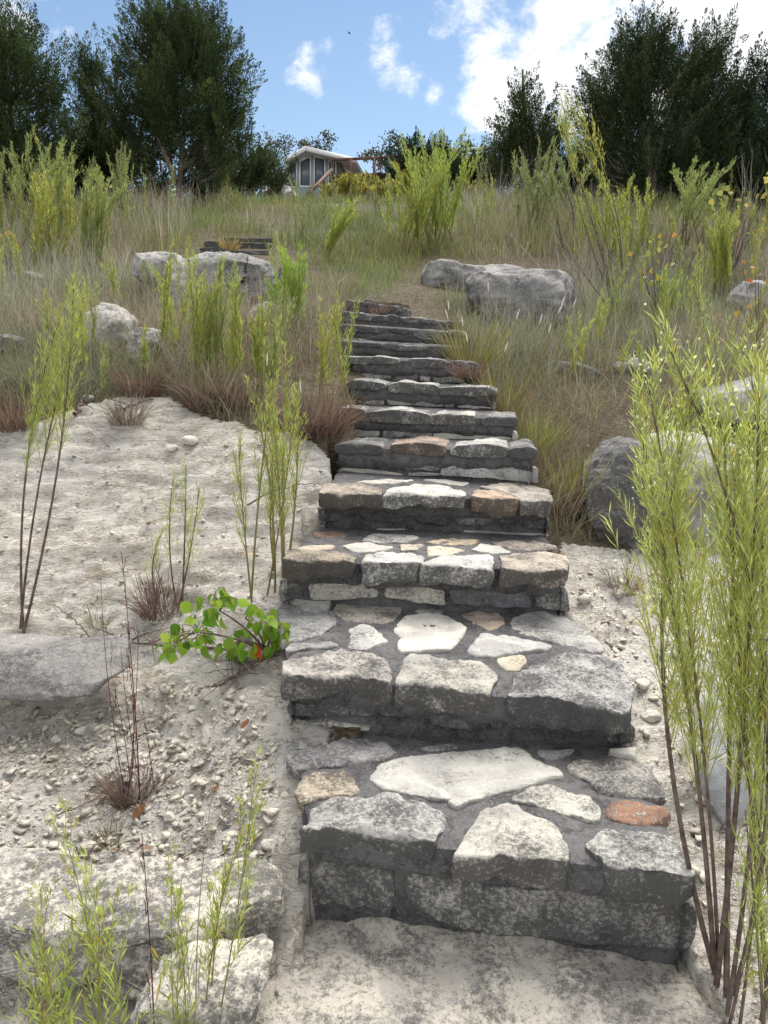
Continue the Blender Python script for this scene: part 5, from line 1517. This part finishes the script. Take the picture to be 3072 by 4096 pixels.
juniper('dark juniper hedge below the far roof line', [(1020, 365, 45, 38), (1070, 370, 50, 40), (1000, 385, 40, 35), (1110, 360, 40, 45), (1160, 360, 60, 60)], 24.0, [[(1060, 440), (1055, 360)]], 260, 9, ((0.026, 0.042, 0.022), (0.036, 0.054, 0.026)), 0.6, 0.08, hollow=0.15)
juniper('low juniper skirt beneath the huge juniper', [(1330, 400, 70, 45), (1440, 405, 80, 45), (1560, 410, 90, 45), (1240, 380, 50, 45)], 17.5, [[(1440, 460), (1440, 380)]], 620, 10, ((0.024, 0.038, 0.020), (0.034, 0.052, 0.026)), 0.6, 0.065, hollow=0.2)
juniper('low juniper skirt below the slim left juniper', [(150, 375, 90, 60), (245, 375, 40, 50), (50, 400, 70, 50), (335, 400, 35, 22), (430, 385, 45, 40)], 17.8, [[(160, 450), (160, 380)]], 420, 11, ((0.035, 0.055, 0.022), (0.05, 0.07, 0.028)), 0.55, 0.065, hollow=0.2)


def oak(label, lobes, d, trunk, n, seed, face=0.16):
    rng = np.random.default_rng(800 + seed)
    m2 = d * K / F
    base = drop(trunk[0], trunk[1], d)
    th = thing('oak_tree', label, 'tree', base, 'small oaks behind the house')
    P, limbs = [], []
    cnt = np.array([l[2] * l[3] for l in lobes], float)
    cnt = (n * cnt / cnt.sum()).astype(int)
    for (u, v, ru, rv), k in zip(lobes, cnt):
        c = at(u, v, d)
        limbs.append(tube(bez(base, np.array([base[0], base[1], c[2] - 1.0]), c, 8), 0.10, 0.03, 5))
        ncl = max(5, k // 26)
        cc = c + nrm(rng.normal(size=(ncl, 3))) * rng.random((ncl, 1)) ** 0.4 * np.array([ru, ru, rv]) * m2
        for q in cc:
            limbs.append(tube(np.array([c, (c + q) / 2 + np.array([0, 0, 0.1]), q]), 0.03, 0.012, 3))
            P.append(q + rng.normal(size=(26, 3)) * 0.17)
    P = np.concatenate(P)
    m = len(P)
    V, Fc, k = diamonds(P, nrm(rng.normal(size=(m, 3))), face * rng.uniform(0.7, 1.3, m), face * 0.55 * np.ones(m), rng, 0.5)
    mk('crown', V, Fc, M_JUNI, th, smooth=False, col=np.repeat(pick([(0.055, 0.062, 0.032), (0.08, 0.08, 0.045), (0.10, 0.10, 0.05)], m, rng), k, 0))
    V, Fc = join(limbs)
    mk('trunk', V, Fc, M_BARK, th)


oak('leafy oak at the left side of the house', [(585, 312, 28, 24), (562, 330, 25, 22), (612, 308, 24, 16), (570, 360, 34, 40), (594, 375, 16, 36), (552, 385, 32, 35)], 53.0, (585, 435), 2400, 1)
oak('sparse oak peeking over the house roof', [(708, 303, 14, 16), (655, 310, 22, 10), (690, 318, 20, 12)], 58.0, (690, 400), 520, 2, 0.2)
oak('sparse oak standing behind the deck rail', [(860, 312, 32, 22), (815, 330, 28, 14), (790, 335, 20, 10), (890, 325, 18, 18), (835, 345, 30, 16)], 56.0, (845, 410), 1100, 3, 0.2)
oak('far oak showing above the far roof line', [(990, 312, 24, 10), (1010, 318, 14, 9), (960, 320, 14, 9)], 66.0, (990, 400), 330, 4, 0.22)

# ------------------------------------------------------------------ house, deck, far roof
M_SIDING = mat_plain('sage siding', (0.27, 0.36, 0.36), (0.31, 0.40, 0.39), 3, 0.8, 0.2, 0.01, (0.3, 0.3, 8))
M_WHITE = mat_plain('white painted trim', (0.78, 0.79, 0.80), (0.66, 0.66, 0.67), 2.2, 0.6, 0.15)
M_ROOFM = mat_plain('grey roofing', (0.20, 0.20, 0.20), (0.28, 0.28, 0.28), 6, 0.9)
M_GLASS = mat_plain('dark window glass', (0.11, 0.135, 0.17), (0.13, 0.15, 0.19), 1, 0.08, 0.0, spec=0.6)  # sky reflection put into the glass base colour as blue-grey
M_REDWOOD = mat_plain('weathered red deck timber', (0.085, 0.042, 0.032), (0.12, 0.065, 0.05), 4, 0.8, 0.3, 0.01, (1, 1, 0.2))
M_EAVE = mat_plain('grey painted soffit', (0.30, 0.33, 0.33), (0.34, 0.37, 0.37), 2, 0.8)
M_GREENROOF = mat_plain('pale green fascia', (0.42, 0.50, 0.44), (0.36, 0.44, 0.40), 3, 0.7)
M_RUBBLE = mat_plain('grey rubble', (0.13, 0.13, 0.13), (0.24, 0.23, 0.22), 5, 0.95, 0.8, 0.05)


def prism(pts, off):
    """solid from a planar polygon and an offset vector"""
    pts = np.asarray(pts, float)
    n = len(pts)
    V = np.concatenate([pts, pts + np.asarray(off, float)])
    f = []
    for i in range(n):
        j = (i + 1) % n
        f += [[i, j, n + j], [i, n + j, n + i]]
    for i in range(1, n - 1):
        f += [[0, i + 1, i], [n, n + i, n + i + 1]]
    return V, np.array(f)


def hz(u, v, d):
    return at(u, v, d)


HD = 50.0
hb = at(678, 432, HD)
house = thing('prow_house', 'sage green prow-fronted house with tall white-framed windows on the hilltop', 'house', (hb[0], hb[1], hb[2] - 1.0))
# the prow: corner (nearest) under the ridge, two facets sweeping back
cor, lft, rgt = (676, HD), (619, HD + 0.9), (728, HD + 1.0)


def wallpt(f, v, side):
    a, b = (lft, cor) if side == 0 else (cor, rgt)
    u = a[0] + (b[0] - a[0]) * f
    d = a[1] + (b[1] - a[1]) * f
    return at(u, v, d)


for side in (0, 1):
    tl, tr = (352, 333) if side == 0 else (333, 350)
    poly = [wallpt(0, 445, side), wallpt(1, 445, side), wallpt(1, tr, side), wallpt(0, tl, side)]
    V, Fc = prism(poly, (0, 0.18, 0))
    mk('wall', V, Fc, M_SIDING, house, smooth=False)
# side wall running back on the right
r0b, r0t = at(728, 445, HD + 1.0), at(728, 350, HD + 1.0)
bk = np.array([1.35, 7.0, 0])
V, Fc = prism([r0b, r0b + bk, r0t + bk, r0t], (0.18, 0, 0))
mk('wall', V, Fc, mat_plain('brown siding', (0.13, 0.115, 0.10), (0.17, 0.15, 0.13), 3, 0.8), house, smooth=False)  # right side wall has a darker, browner siding than the front
l0b, l0t = at(619, 445, HD + 0.9), at(619, 352, HD + 0.9)
V, Fc = prism([l0b, l0b + np.array([0, 7.0, 0]), l0t + np.array([0, 7., 0]), l0t], (-0.18, 0, 0))
mk('wall', V, Fc, M_SIDING, house, smooth=False)
# gable roof: two slabs with white fascia, overhanging forward at the ridge
pk, el, er = at(660, 319, HD - 1.2), at(614, 346, HD + 0.2), at(768, 345, HD + 0.6)
for a, b in ((el, pk), (pk, er)):
    back = np.array([0.9, 8.5, -0.05])
    V, Fc = prism([a, b, b + back, a + back], (0, 0, 0.07))
    rf = mk('roof', V, Fc, M_ROOFM, house, smooth=False)
    V, Fc = prism([a - np.array([0, .03, .19]), b - np.array([0, .03, .19]), b + np.array([0, -.03, .085]), a + np.array([0, -.03, .085])], (0, -0.06, 0))
    mk('fascia', V, Fc, M_WHITE, rf, smooth=False)
    V, Fc = prism([a - np.array([0, -.04, .14]), b - np.array([0, -.04, .14]), b + back - np.array([0, 0, .14]), a + back - np.array([0, 0, .14])], (0, 0, 0.05))
    mk('soffit', V, Fc, M_EAVE, rf, smooth=False)
# windows: (side, f0, f1, v bottom, v top at f0, v top at f1)
for side, f0, f1, vb, va, vc in [(0, 0.03, 0.41, 405, 362, 349), (0, 0.49, 0.93, 404, 348, 337), (1, 0.03, 0.52, 403, 337, 343), (1, 0.64, 0.97, 402, 347, 351)]:
    q = [wallpt(f0, vb, side), wallpt(f1, vb, side), wallpt(f1, vc, side), wallpt(f0, va, side)]
    q = [p + np.array([0, -0.012, 0]) for p in q]
    cc = np.mean(q, 0)
    inn = [p + (cc - p) * np.array([0.20, 0.20, 0.075]) for p in q]
    V, Fc = prism(inn, (0, 0.01, 0))
    win = mk('window', V - np.array([0, 0.004, 0]), Fc, M_GLASS, house, smooth=False)
    V, Fc = [], []
    fr = []
    for i in range(4):
        j = (i + 1) % 4
        fr.append(prism([q[i], q[j], inn[j], inn[i]], (0, -0.06, 0)))
    V, Fc = join(fr)
    mk('frame', V, Fc, M_WHITE, win, smooth=False)

# deck on the right of the house with its stair rail running down to the left
dd = 47.0
deck = thing('timber_deck', 'red-brown timber deck with railing and stair rail beside the house', 'deck', at(780, 400, dd))


def beam(a, b, w, h):
    a, b = np.asarray(a, float), np.asarray(b, float)
    t = nrm(b - a)
    s = nrm(np.cross(t, np.array([0, 0, 1.]))) if abs(t[2]) < 0.95 else np.array([1., 0, 0])
    n = np.cross(s, t)
    q = [a + s * w / 2 + n * h / 2, a - s * w / 2 + n * h / 2, a - s * w / 2 - n * h / 2, a + s * w / 2 - n * h / 2]
    return prism(q, b - a)


def part(name, pcs, mat, par):
    V, Fc = join(pcs)
    return mk(name, V, Fc, mat, par, smooth=False)


part('top_rail', [beam(at(717, 346, dd), at(900, 336, dd + 3), 0.12, 0.14)], M_REDWOOD, deck)
for u, vt, vb in ((718, 345, 420), (758, 343, 410), (808, 341, 410), (852, 339, 410)):
    part('post', [beam(at(u, vb, dd + .2), at(u, vt, dd + .2), 0.14, 0.14)], M_REDWOOD, deck)
part('stair_rail', [beam(at(718, 366, dd), at(652, 432, dd - 6), 0.12, 0.16)], M_REDWOOD, deck)
for u, vt, d_ in ((674, 410, 42.5), (700, 385, 45.0)):
    part('post', [beam(at(u, 445, d_), at(u, vt, d_), 0.12, 0.12)], M_REDWOOD, deck)
part('deck_floor', [prism([at(714, 377, dd), at(900, 371, dd + 1), at(900, 371, dd + 1) + np.array([0, 5, 0]), at(714, 377, dd) + np.array([0, 5, 0])], (0, 0, -0.14))], M_REDWOOD, deck)
part('balusters', [beam(at(u, 374, dd + .3), at(u, 350, dd + .3), 0.03, 0.03) for u in np.arange(812, 880, 5)], M_REDWOOD, deck)
part('skirt_wall', [prism([at(812, 446, dd + 1.5), at(905, 446, dd + 1.5), at(905, 380, dd + 1.5), at(812, 380, dd + 1.5)], (0, .2, 0))], M_SIDING, deck)

far = thing('low_house', 'long low house showing only its pale roof edge above the hedge', 'house', at(1000, 380, 50.0))
a, b = at(945, 327, 50), at(1075, 316, 50)
part('roof', [prism([a, b, b + np.array([0, 5, 1.0]), a + np.array([0, 5, 1.0])], (0, 0, -0.1))], M_ROOFM, far)
part('fascia', [prism([a - np.array([0, .03, .14]), b - np.array([0, .03, .14]), b + np.array([0, -.03, .06]), a + np.array([0, -.03, .06])], (0, -.06, 0))], M_GREENROOF, far)
part('wall', [prism([a + np.array([.3, .6, -.16]), b + np.array([-.3, .6, -.16]), b + np.array([-.3, .6, -3.6]), a + np.array([.3, .6, -3.4])], (0, 0.2, 0))], M_SIDING, far)
boulder('grey heaped stone mound at the foot of the house', [(560, 440), (568, 420), (590, 408), (615, 405), (640, 415), (650, 432), (650, 450), (560, 450)], 33.0, 2.0, GREY, 0.5, 0.3, 0.05, M=70)

# ------------------------------------------------------------------ broad-leaved sapling by the steps


def broadleaf(P, D, S, rng):
    """heart-shaped pointed leaves, slightly folded; P petiole end, D hanging direction, S length"""
    prof = np.array([[0, 0], [0.10, 0.30], [0.30, 0.44], [0.52, 0.40], [0.75, 0.20], [0.88, 0.07], [1.0, 0.0]])
    Vs, Fs = [], []
    n = 0
    for p, d, s in zip(P, D, S):
        side = nrm(np.cross(d, rng.normal(size=3)))
        up = np.cross(side, d)
        mid = np.array([p + d * s * t + up * s * (-0.18 * t * t) for t, _ in prof])
        lf = mid - side * (prof[:, 1] * s)[:, None] + up * (prof[:, 1] * s * 0.30)[:, None]
        rt = mid + side * (prof[:, 1] * s)[:, None] + up * (prof[:, 1] * s * 0.30)[:, None]
        Vs += [mid, lf, rt]
        k = len(prof)
        for i in range(k - 1):
            Fs += [[n + i, n + k + i, n + k + i + 1], [n + i, n + k + i + 1, n + i + 1], [n + i, n + i + 1, n + 2 * k + i + 1], [n + i, n + 2 * k + i + 1, n + 2 * k + i]]
        n += 3 * k
    return np.concatenate(Vs), np.array(Fs), 21


def sapling(label, base, clusters, d, per, size, cols, seed, name='leafy_sapling', rad=0.006, jit=16, red=None, sm=None, hang=0.9, hubs=None):
    rng = np.random.default_rng(seed)
    B = drop(*base)
    th = thing(name, label, 'sapling', B)
    st, P, D, S = [], [], [], []
    for (u, v) in clusters:
        c = at(u, v, d + rng.normal() * 0.06)
        if hubs:
            hs = np.array([at(*h) for h in hubs])
            hb_ = hs[np.argmin(np.linalg.norm(hs - c, axis=1))]
            st.append(tube(bez(hb_, (hb_ + c) / 2 + np.array([0, 0, 0.02]), c, 6), rad * 0.45, rad * 0.2, 5))
        else:
            m = B * 0.45 + c * 0.55 + np.array([0, 0, 0.06 * abs(c[0] - B[0]) + 0.03])
            st.append(tube(bez(B, m, c, 8), rad * rng.uniform(0.5, 1), rad * 0.2, 5))
        for _ in range(per):
            p0 = c + rng.normal(size=3) * jit * d * K / F * 0.8
            st.append(tube(np.array([c, (c + p0) / 2 + 0.003, p0]), rad * 0.16, rad * 0.1, 3))
            P.append(p0)
            D.append(nrm(np.array([rng.normal() * 0.55, rng.normal() * 0.5 - 0.25, -hang + rng.normal() * 0.3])))
            S.append(size * rng.uniform(0.55, 1.15))
    for h in (hubs or []):
        q = at(*h)
        st.append(tube(bez(B, (B + q) / 2 + np.array([0.02, 0, 0.02]), q, 8), rad, rad * 0.5, 6))
    V, Fc = join(st)
    mk('stem', V, Fc, sm or M_STEM, th)
    V, Fc, k = broadleaf(P, D, S, rng)
    c = pick(cols, len(P), rng, 0.12)
    mk('foliage', V, Fc, M_BROAD, th, smooth=True, col=np.repeat(c, k, 0))
    if red:
        p = at(red[0], red[1], d - 0.05)
        V, Fc, k = broadleaf([p], [nrm(np.array([0.2, -0.3, -0.9]))], [size * 1.05], rng)
        o = mk('red_leaf', V, Fc, M_BROAD, th, col=np.tile(np.array((0.55, 0.09, 0.03)), (len(V), 1)))
        o['label'] = 'single orange-red leaf'


sapling('low broad-leaved sapling with bright heart-shaped leaves against the steps', (575, 1435, 2.75),
        [(480, 1270), (500, 1290), (462, 1285), (430, 1300), (445, 1318), (470, 1325), (415, 1345), (395, 1350), (380, 1372), (362, 1390), (358, 1405), (400, 1378), (425, 1385), (450, 1370), (440, 1350), (468, 1395), (495, 1405), (512, 1405), (530, 1398), (558, 1322), (545, 1335), (575, 1325), (590, 1345), (560, 1350), (605, 1352), (622, 1368), (635, 1375), (590, 1372), (580, 1395), (548, 1405), (520, 1375)],
        2.72, 4, 0.058, [(0.16, 0.31, 0.03), (0.24, 0.38, 0.04), (0.11, 0.23, 0.025), (0.32, 0.42, 0.06)], 1, red=(553, 1392), jit=11, hubs=[(530, 1335, 2.74), (475, 1320, 2.72), (430, 1365, 2.70), (585, 1350, 2.74), (520, 1385, 2.7)])
sapling('sparse sapling with yellow and red leaves in the right scrub', (1420, 690, 7.6), [(1395, 545), (1410, 560), (1385, 590), (1405, 520), (1430, 515), (1440, 560), (1420, 600), (1455, 530), (1400, 620), (1380, 560), (1465, 600)],
        7.6, 3, 0.060, [(0.36, 0.36, 0.07), (0.45, 0.34, 0.06), (0.40, 0.16, 0.05), (0.26, 0.30, 0.08)], 2, rad=0.008, jit=14)
sapling('yellow-leaved sapling at the right end of the crest', (1580, 560, 10.0), [(1570, 410), (1585, 430), (1560, 440), (1600, 455), (1620, 440), (1640, 470), (1590, 480), (1650, 420), (1655, 390), (1545, 420), (1630, 500), (1600, 510), (1575, 470)],
        10.0, 4, 0.085, [(0.36, 0.33, 0.08), (0.28, 0.29, 0.08), (0.42, 0.33, 0.08)], 3, rad=0.012, jit=12)
sapling('small sapling with a few orange leaves at the right edge', (1640, 720, 6.6), [(1605, 580), (1630, 575), (1645, 600), (1600, 660), (1655, 640), (1640, 560), (1655, 680)],
        6.6, 2, 0.055, [(0.42, 0.30, 0.05), (0.45, 0.14, 0.04), (0.30, 0.32, 0.06)], 4, rad=0.006, jit=14)
sapling('small sapling with yellow and orange leaves at the left edge', (15, 600, 9.2), [(10, 500), (30, 505), (8, 530), (35, 525), (20, 545), (60, 510), (5, 560)],
        9.2, 3, 0.08, [(0.38, 0.36, 0.06), (0.45, 0.22, 0.06), (0.3, 0.32, 0.07)], 5, rad=0.01, jit=12)

# ------------------------------------------------------------------ dead branches, sticks and fallen leaves


def branch(label, pts, d, r, twigs, seed, cat='branch', name='dead_branch', mat=None, lift=0.02, spread=0.18):
    rng = np.random.default_rng(seed)
    P = []
    for i, q in enumerate(pts):
        p = drop(q[0], q[1], q[2] if len(q) > 2 else d)
        p[2] += lift + (q[3] if len(q) > 3 else 0)
        P.append(p)
    path = resample_open(np.array(P), 18)
    path += rng.normal(size=path.shape) * r * 0.5
    ps = [tube(path, r, r * 0.3, 6)]
    for _ in range(twigs):
        i = rng.integers(2, 16)
        p = path[i]
        t = nrm(path[i + 1] - path[i])
        e = p - t * rng.uniform(-0.5, 1) * spread + rng.normal(size=3) * spread * 0.5
        e[2] = max(e[2], ground(e[0], e[1]) + 0.012)
        m = (p + e) / 2 + np.array([0, 0, 0.02])
        ps.append(tube(bez(p, m, e, 5), r * 0.35, r * 0.14, 4))
    V, Fc = join(ps)
    tag(mk(name, V, Fc, mat or M_STEM), label, cat)


branch('long dead branch lying below the broad-leaved sapling', [(560, 1440, 2.72), (480, 1428, 2.80), (400, 1405, 2.9), (300, 1375, 3.0), (200, 1362, 3.1)], 2.9, 0.008, 30, 1, lift=0.03)
branch('dead stick slanting up beside the flat grey slab', [(215, 1378, 3.02), (165, 1330, 3.1, 0.05), (115, 1290, 3.15, 0.1)], 3.05, 0.005, 0, 2, lift=0.02)
branch('tangle of dead twigs under the broad-leaved sapling', [(450, 1490, 2.62), (500, 1460, 2.66), (560, 1440, 2.68), (590, 1450, 2.66)], 2.65, 0.006, 34, 3, lift=0.03, spread=0.14)
branch('dark forked dead branch on the crest of the white bank', [(250, 915, 4.4), (290, 885, 4.5), (330, 865, 4.6)], 4.5, 0.012, 5, 4, lift=0.03)
branch('short blackened stick at the left of the forked branch', [(165, 905, 4.4), (178, 880, 4.5, .03), (190, 865, 4.6)], 4.5, 0.014, 3, 5, lift=0.02)
branch('thin crooked stick lying across the lower gravel', [(385, 1870, 1.99), (440, 1840, 2.04), (510, 1805, 2.1)], 2.05, 0.0025, 3, 6, lift=0.012, spread=0.05)
branch('pale stick lying left of the maroon gravel tuft', [(120, 1760, 2.2), (170, 1740, 2.24), (235, 1700, 2.3)], 2.2, 0.003, 6, 7, lift=0.012, spread=0.06)
branch('thin dark stick right of the small sparse gravel tuft', [(330, 1900, 1.95), (345, 1915, 1.94), (375, 1925, 1.93)], 1.95, 0.0025, 2, 8, lift=0.012, spread=0.04)
branch('long dark twig crossing the white bank towards the steps', [(535, 1100, 3.6), (580, 1090, 3.65), (640, 1080, 3.7), (690, 1072, 3.75)], 3.7, 0.005, 3, 9, lift=0.10, spread=0.08)


def leaf_litter(label, u, v, d, s, col, seed):
    rng = np.random.default_rng(seed)
    p = drop(u, v, d) + np.array([0, 0, 0.012])
    dd_ = nrm(np.array([rng.normal(), rng.normal() * 0.6, 0.18]))
    n = 9
    t = np.linspace(0, 1, n)
    w = np.sin(np.pi * np.clip(t, 0.02, 0.98)) ** 0.7 * 0.36
    side = nrm(np.cross(dd_, np.array([0.1, 0.1, 1.0])))
    mid = p + dd_ * s * t[:, None] + np.array([0, 0, 1]) * (0.25 * s * (t ** 2))[:, None]
    A_ = mid - side * (w * s)[:, None] + np.array([0, 0, 0.30]) * (w * s)[:, None]
    B_ = mid + side * (w * s)[:, None] + np.array([0, 0, 0.45]) * (w * s)[:, None]
    V = np.concatenate([A_, mid, B_])
    f = []
    for i in range(n - 1):
        f += [[i, n + i, n + i + 1], [i, n + i + 1, i + 1], [n + i, 2 * n + i, 2 * n + i + 1], [n + i, 2 * n + i + 1, n + i + 1]]
    tag(mk('fallen_leaf', V, np.array(f), M_BROAD, col=np.tile(np.array(col), (len(V), 1))), label, 'leaf', 'brown leaves fallen on the gravel')


for i, (lb, u, v, d, s) in enumerate([('brown curled leaf wedged beside the grey sunken block', 525, 1612, 2.42, 0.045), ('brown leaf right of the maroon gravel tuft', 288, 1782, 2.15, 0.05), ('brown leaf below the small sparse gravel tuft', 250, 1850, 2.03, 0.04),
                                      ('tan leaf next to the single dark red stalk', 310, 1848, 2.03, 0.045), ('brown leaf lying right of the flat grey slab', 284, 1438, 2.87, 0.045), ('second brown leaf lying right of the flat slab, lower down', 262, 1458, 2.8, 0.045), ('tiny brown leaf near the leaning willow sprig', 458, 1755, 2.18, 0.03)]):
    leaf_litter(lb, u, v, d, s, (0.26, 0.13, 0.07) if i != 3 else (0.34, 0.22, 0.14), i)

# a bird far up in the sky
bp = at(755, 73, 60)
bird = thing('flying_bird', 'tiny dark bird flying high in the clear sky', 'bird', bp)
M_BIRD = mat_plain('dark feathers', (0.03, 0.03, 0.03), (0.05, 0.05, 0.05), 9, 0.8)
V, Fc = tube(np.array([bp + np.array([x, 0, z]) for x, z in ((-.10, .0), (-.06, .005), (0, .01), (.05, .012), (.08, .018), (.10, .015))]), np.array([.004, .012, .024, .018, .013, .003]), 0, 6)
mk('body', V, Fc, M_BIRD, bird)
for sgn in (-1, 1):
    V, Fc = prism([bp + np.array([-.05, 0, .02]), bp + np.array([.06, 0, .03]), bp + np.array([-.02, sgn * .14, .08]), bp + np.array([-.10, sgn * .19, .06])], (0, 0, 0.012))
    mk('wing', V, Fc, M_BIRD, bird, smooth=False)


# ------------------------------------------------------------------ sky, sun, camera
SUN_EL, SUN_AZ = math.radians(56), math.radians(20)
sd = Vector((math.sin(SUN_AZ) * math.cos(SUN_EL), math.cos(SUN_AZ) * math.cos(SUN_EL), math.sin(SUN_EL)))
sl = bpy.data.lights.new('sun', 'SUN')
sl.energy = 4.2
sl.angle = math.radians(52)
sl.color = (1.0, 0.95, 0.88)
so = bpy.data.objects.new('sun', sl)
COL.objects.link(so)
so.rotation_euler = (-sd).to_track_quat('-Z', 'Y').to_euler()
so.location = sd * 60

w = bpy.data.worlds.new('World')
SC.world = w
w.use_nodes = True
nt = w.node_tree
nt.nodes.clear()
sky = nd(nt, 'ShaderNodeTexSky', sky_type='NISHITA', sun_disc=False, sun_elevation=SUN_EL, sun_rotation=SUN_AZ)
sky.air_density = 1.15
sky.dust_density = 0.15
sky.ozone_density = 1.3
tc = nd(nt, 'ShaderNodeTexCoord')
vec = tc.outputs['Generated']
CLOUDS = [(1460, 60, 13, .80), (1330, 90, 9, .78), (1180, 110, 6.5, .75), (1600, 20, 9, .95), (1250, 20, 8, .8), (1120, 200, 7, 0.85), (1170, 170, 6, .8), (1090, 95, 5, .62), (1050, 15, 4.5, .55), (1290, 170, 8, .85), (1075, 240, 3.6, .6),
          (1700, 120, 7, .8), (662, 150, 3.3, .66), (848, 152, 3.2, .62), (830, 70, 2.6, .40), (1040, 120, 2.6, .5), (25, 25, 5, .62), (80, 70, 4, .45), (950, 40, 2.4, .45), (940, 205, 1.6, .4), (700, 95, 1.6, .36), (1560, 200, 4, .5)]
acc = None
for u, v, rad, amp in CLOUDS:
    r = ray(u * K, v * K)
    r = r / np.linalg.norm(r)
    dn = nd(nt, 'ShaderNodeVectorMath', operation='DISTANCE')
    nt.links.new(vec, dn.inputs[0])
    dn.inputs[1].default_value = tuple(r)
    f = smooth(nt, dn.outputs['Value'], math.radians(rad), math.radians(rad) * 0.1)
    f = mathn(nt, 'MULTIPLY', f, amp)
    acc = f if acc is None else mathn(nt, 'MAXIMUM', acc, f)
mp = nd(nt, 'ShaderNodeMapping')
mp.inputs['Scale'].default_value = (1, 1, 1.35)
nt.links.new(vec, mp.inputs[0])
n1 = noise(nt, mp.outputs[0], 16, 9, 0.66, 0.35)
n2 = noise(nt, mp.outputs[0], 44, 6, 0.6)
sep = nd(nt, 'ShaderNodeSeparateXYZ')
nt.links.new(vec, sep.inputs[0])
rear = mathn(nt, 'MULTIPLY', smooth(nt, sep.outputs[1], 0.55, 0.0), 0.78)  # unseen clouds added behind the camera for neutral fill light
acc = mathn(nt, 'MAXIMUM', acc, rear)
over = mathn(nt, 'MULTIPLY', smooth(nt, sep.outputs[2], 0.60, 0.80), 0.7)
acc = mathn(nt, 'MAXIMUM', acc, over)
fld = mathn(nt, 'MULTIPLY_ADD', n1, 1.5, mathn(nt, 'MULTIPLY_ADD', n2, 0.55, mathn(nt, 'SUBTRACT', acc, 0.14)))
cm = smooth(nt, fld, 1.22, 1.78)
shade = smooth(nt, n1, 0.62, 0.42)
cc = mixc(nt, mathn(nt, 'MULTIPLY', shade, 0.35), (14, 14, 14.2), (10, 10.4, 11))
skys = nd(nt, 'ShaderNodeHueSaturation', i_Saturation=1.02, i_Value=1.35)
nt.links.new(sky.outputs[0], skys.inputs['Color'])
mx = mixc(nt, cm, skys.outputs[0], cc)
bg = nd(nt, 'ShaderNodeBackground')
bg.inputs['Strength'].default_value = 0.055
nt.links.new(mx, bg.inputs['Color'])
wo = nd(nt, 'ShaderNodeOutputWorld')
nt.links.new(bg.outputs[0], wo.inputs[0])

cam = bpy.data.cameras.new('camera')
co = bpy.data.objects.new('camera', cam)
COL.objects.link(co)
co.location = (0, 0, EYE)
co.rotation_euler = (math.pi / 2 - PITCH, 0, 0)
cam.sensor_fit = 'VERTICAL'
cam.sensor_height = 24.0
cam.lens = 24.0 * F / 4096.0
cam.clip_start = 0.05
cam.clip_end = 2000
SC.camera = co
SC.render.engine = 'CYCLES'
SC.view_settings.view_transform = 'Standard'
SC.view_settings.look = 'None'
SC.view_settings.gamma = 1.0
SC.view_settings.use_curve_mapping = False
SC.view_settings.exposure = 0.78
SC.cycles.use_denoising = True
SC.cycles.max_bounces = 7
SC.cycles.diffuse_bounces = 3
SC.cycles.glossy_bounces = 2
SC.cycles.transmission_bounces = 4
SC.cycles.caustics_reflective = False
SC.cycles.caustics_refractive = False
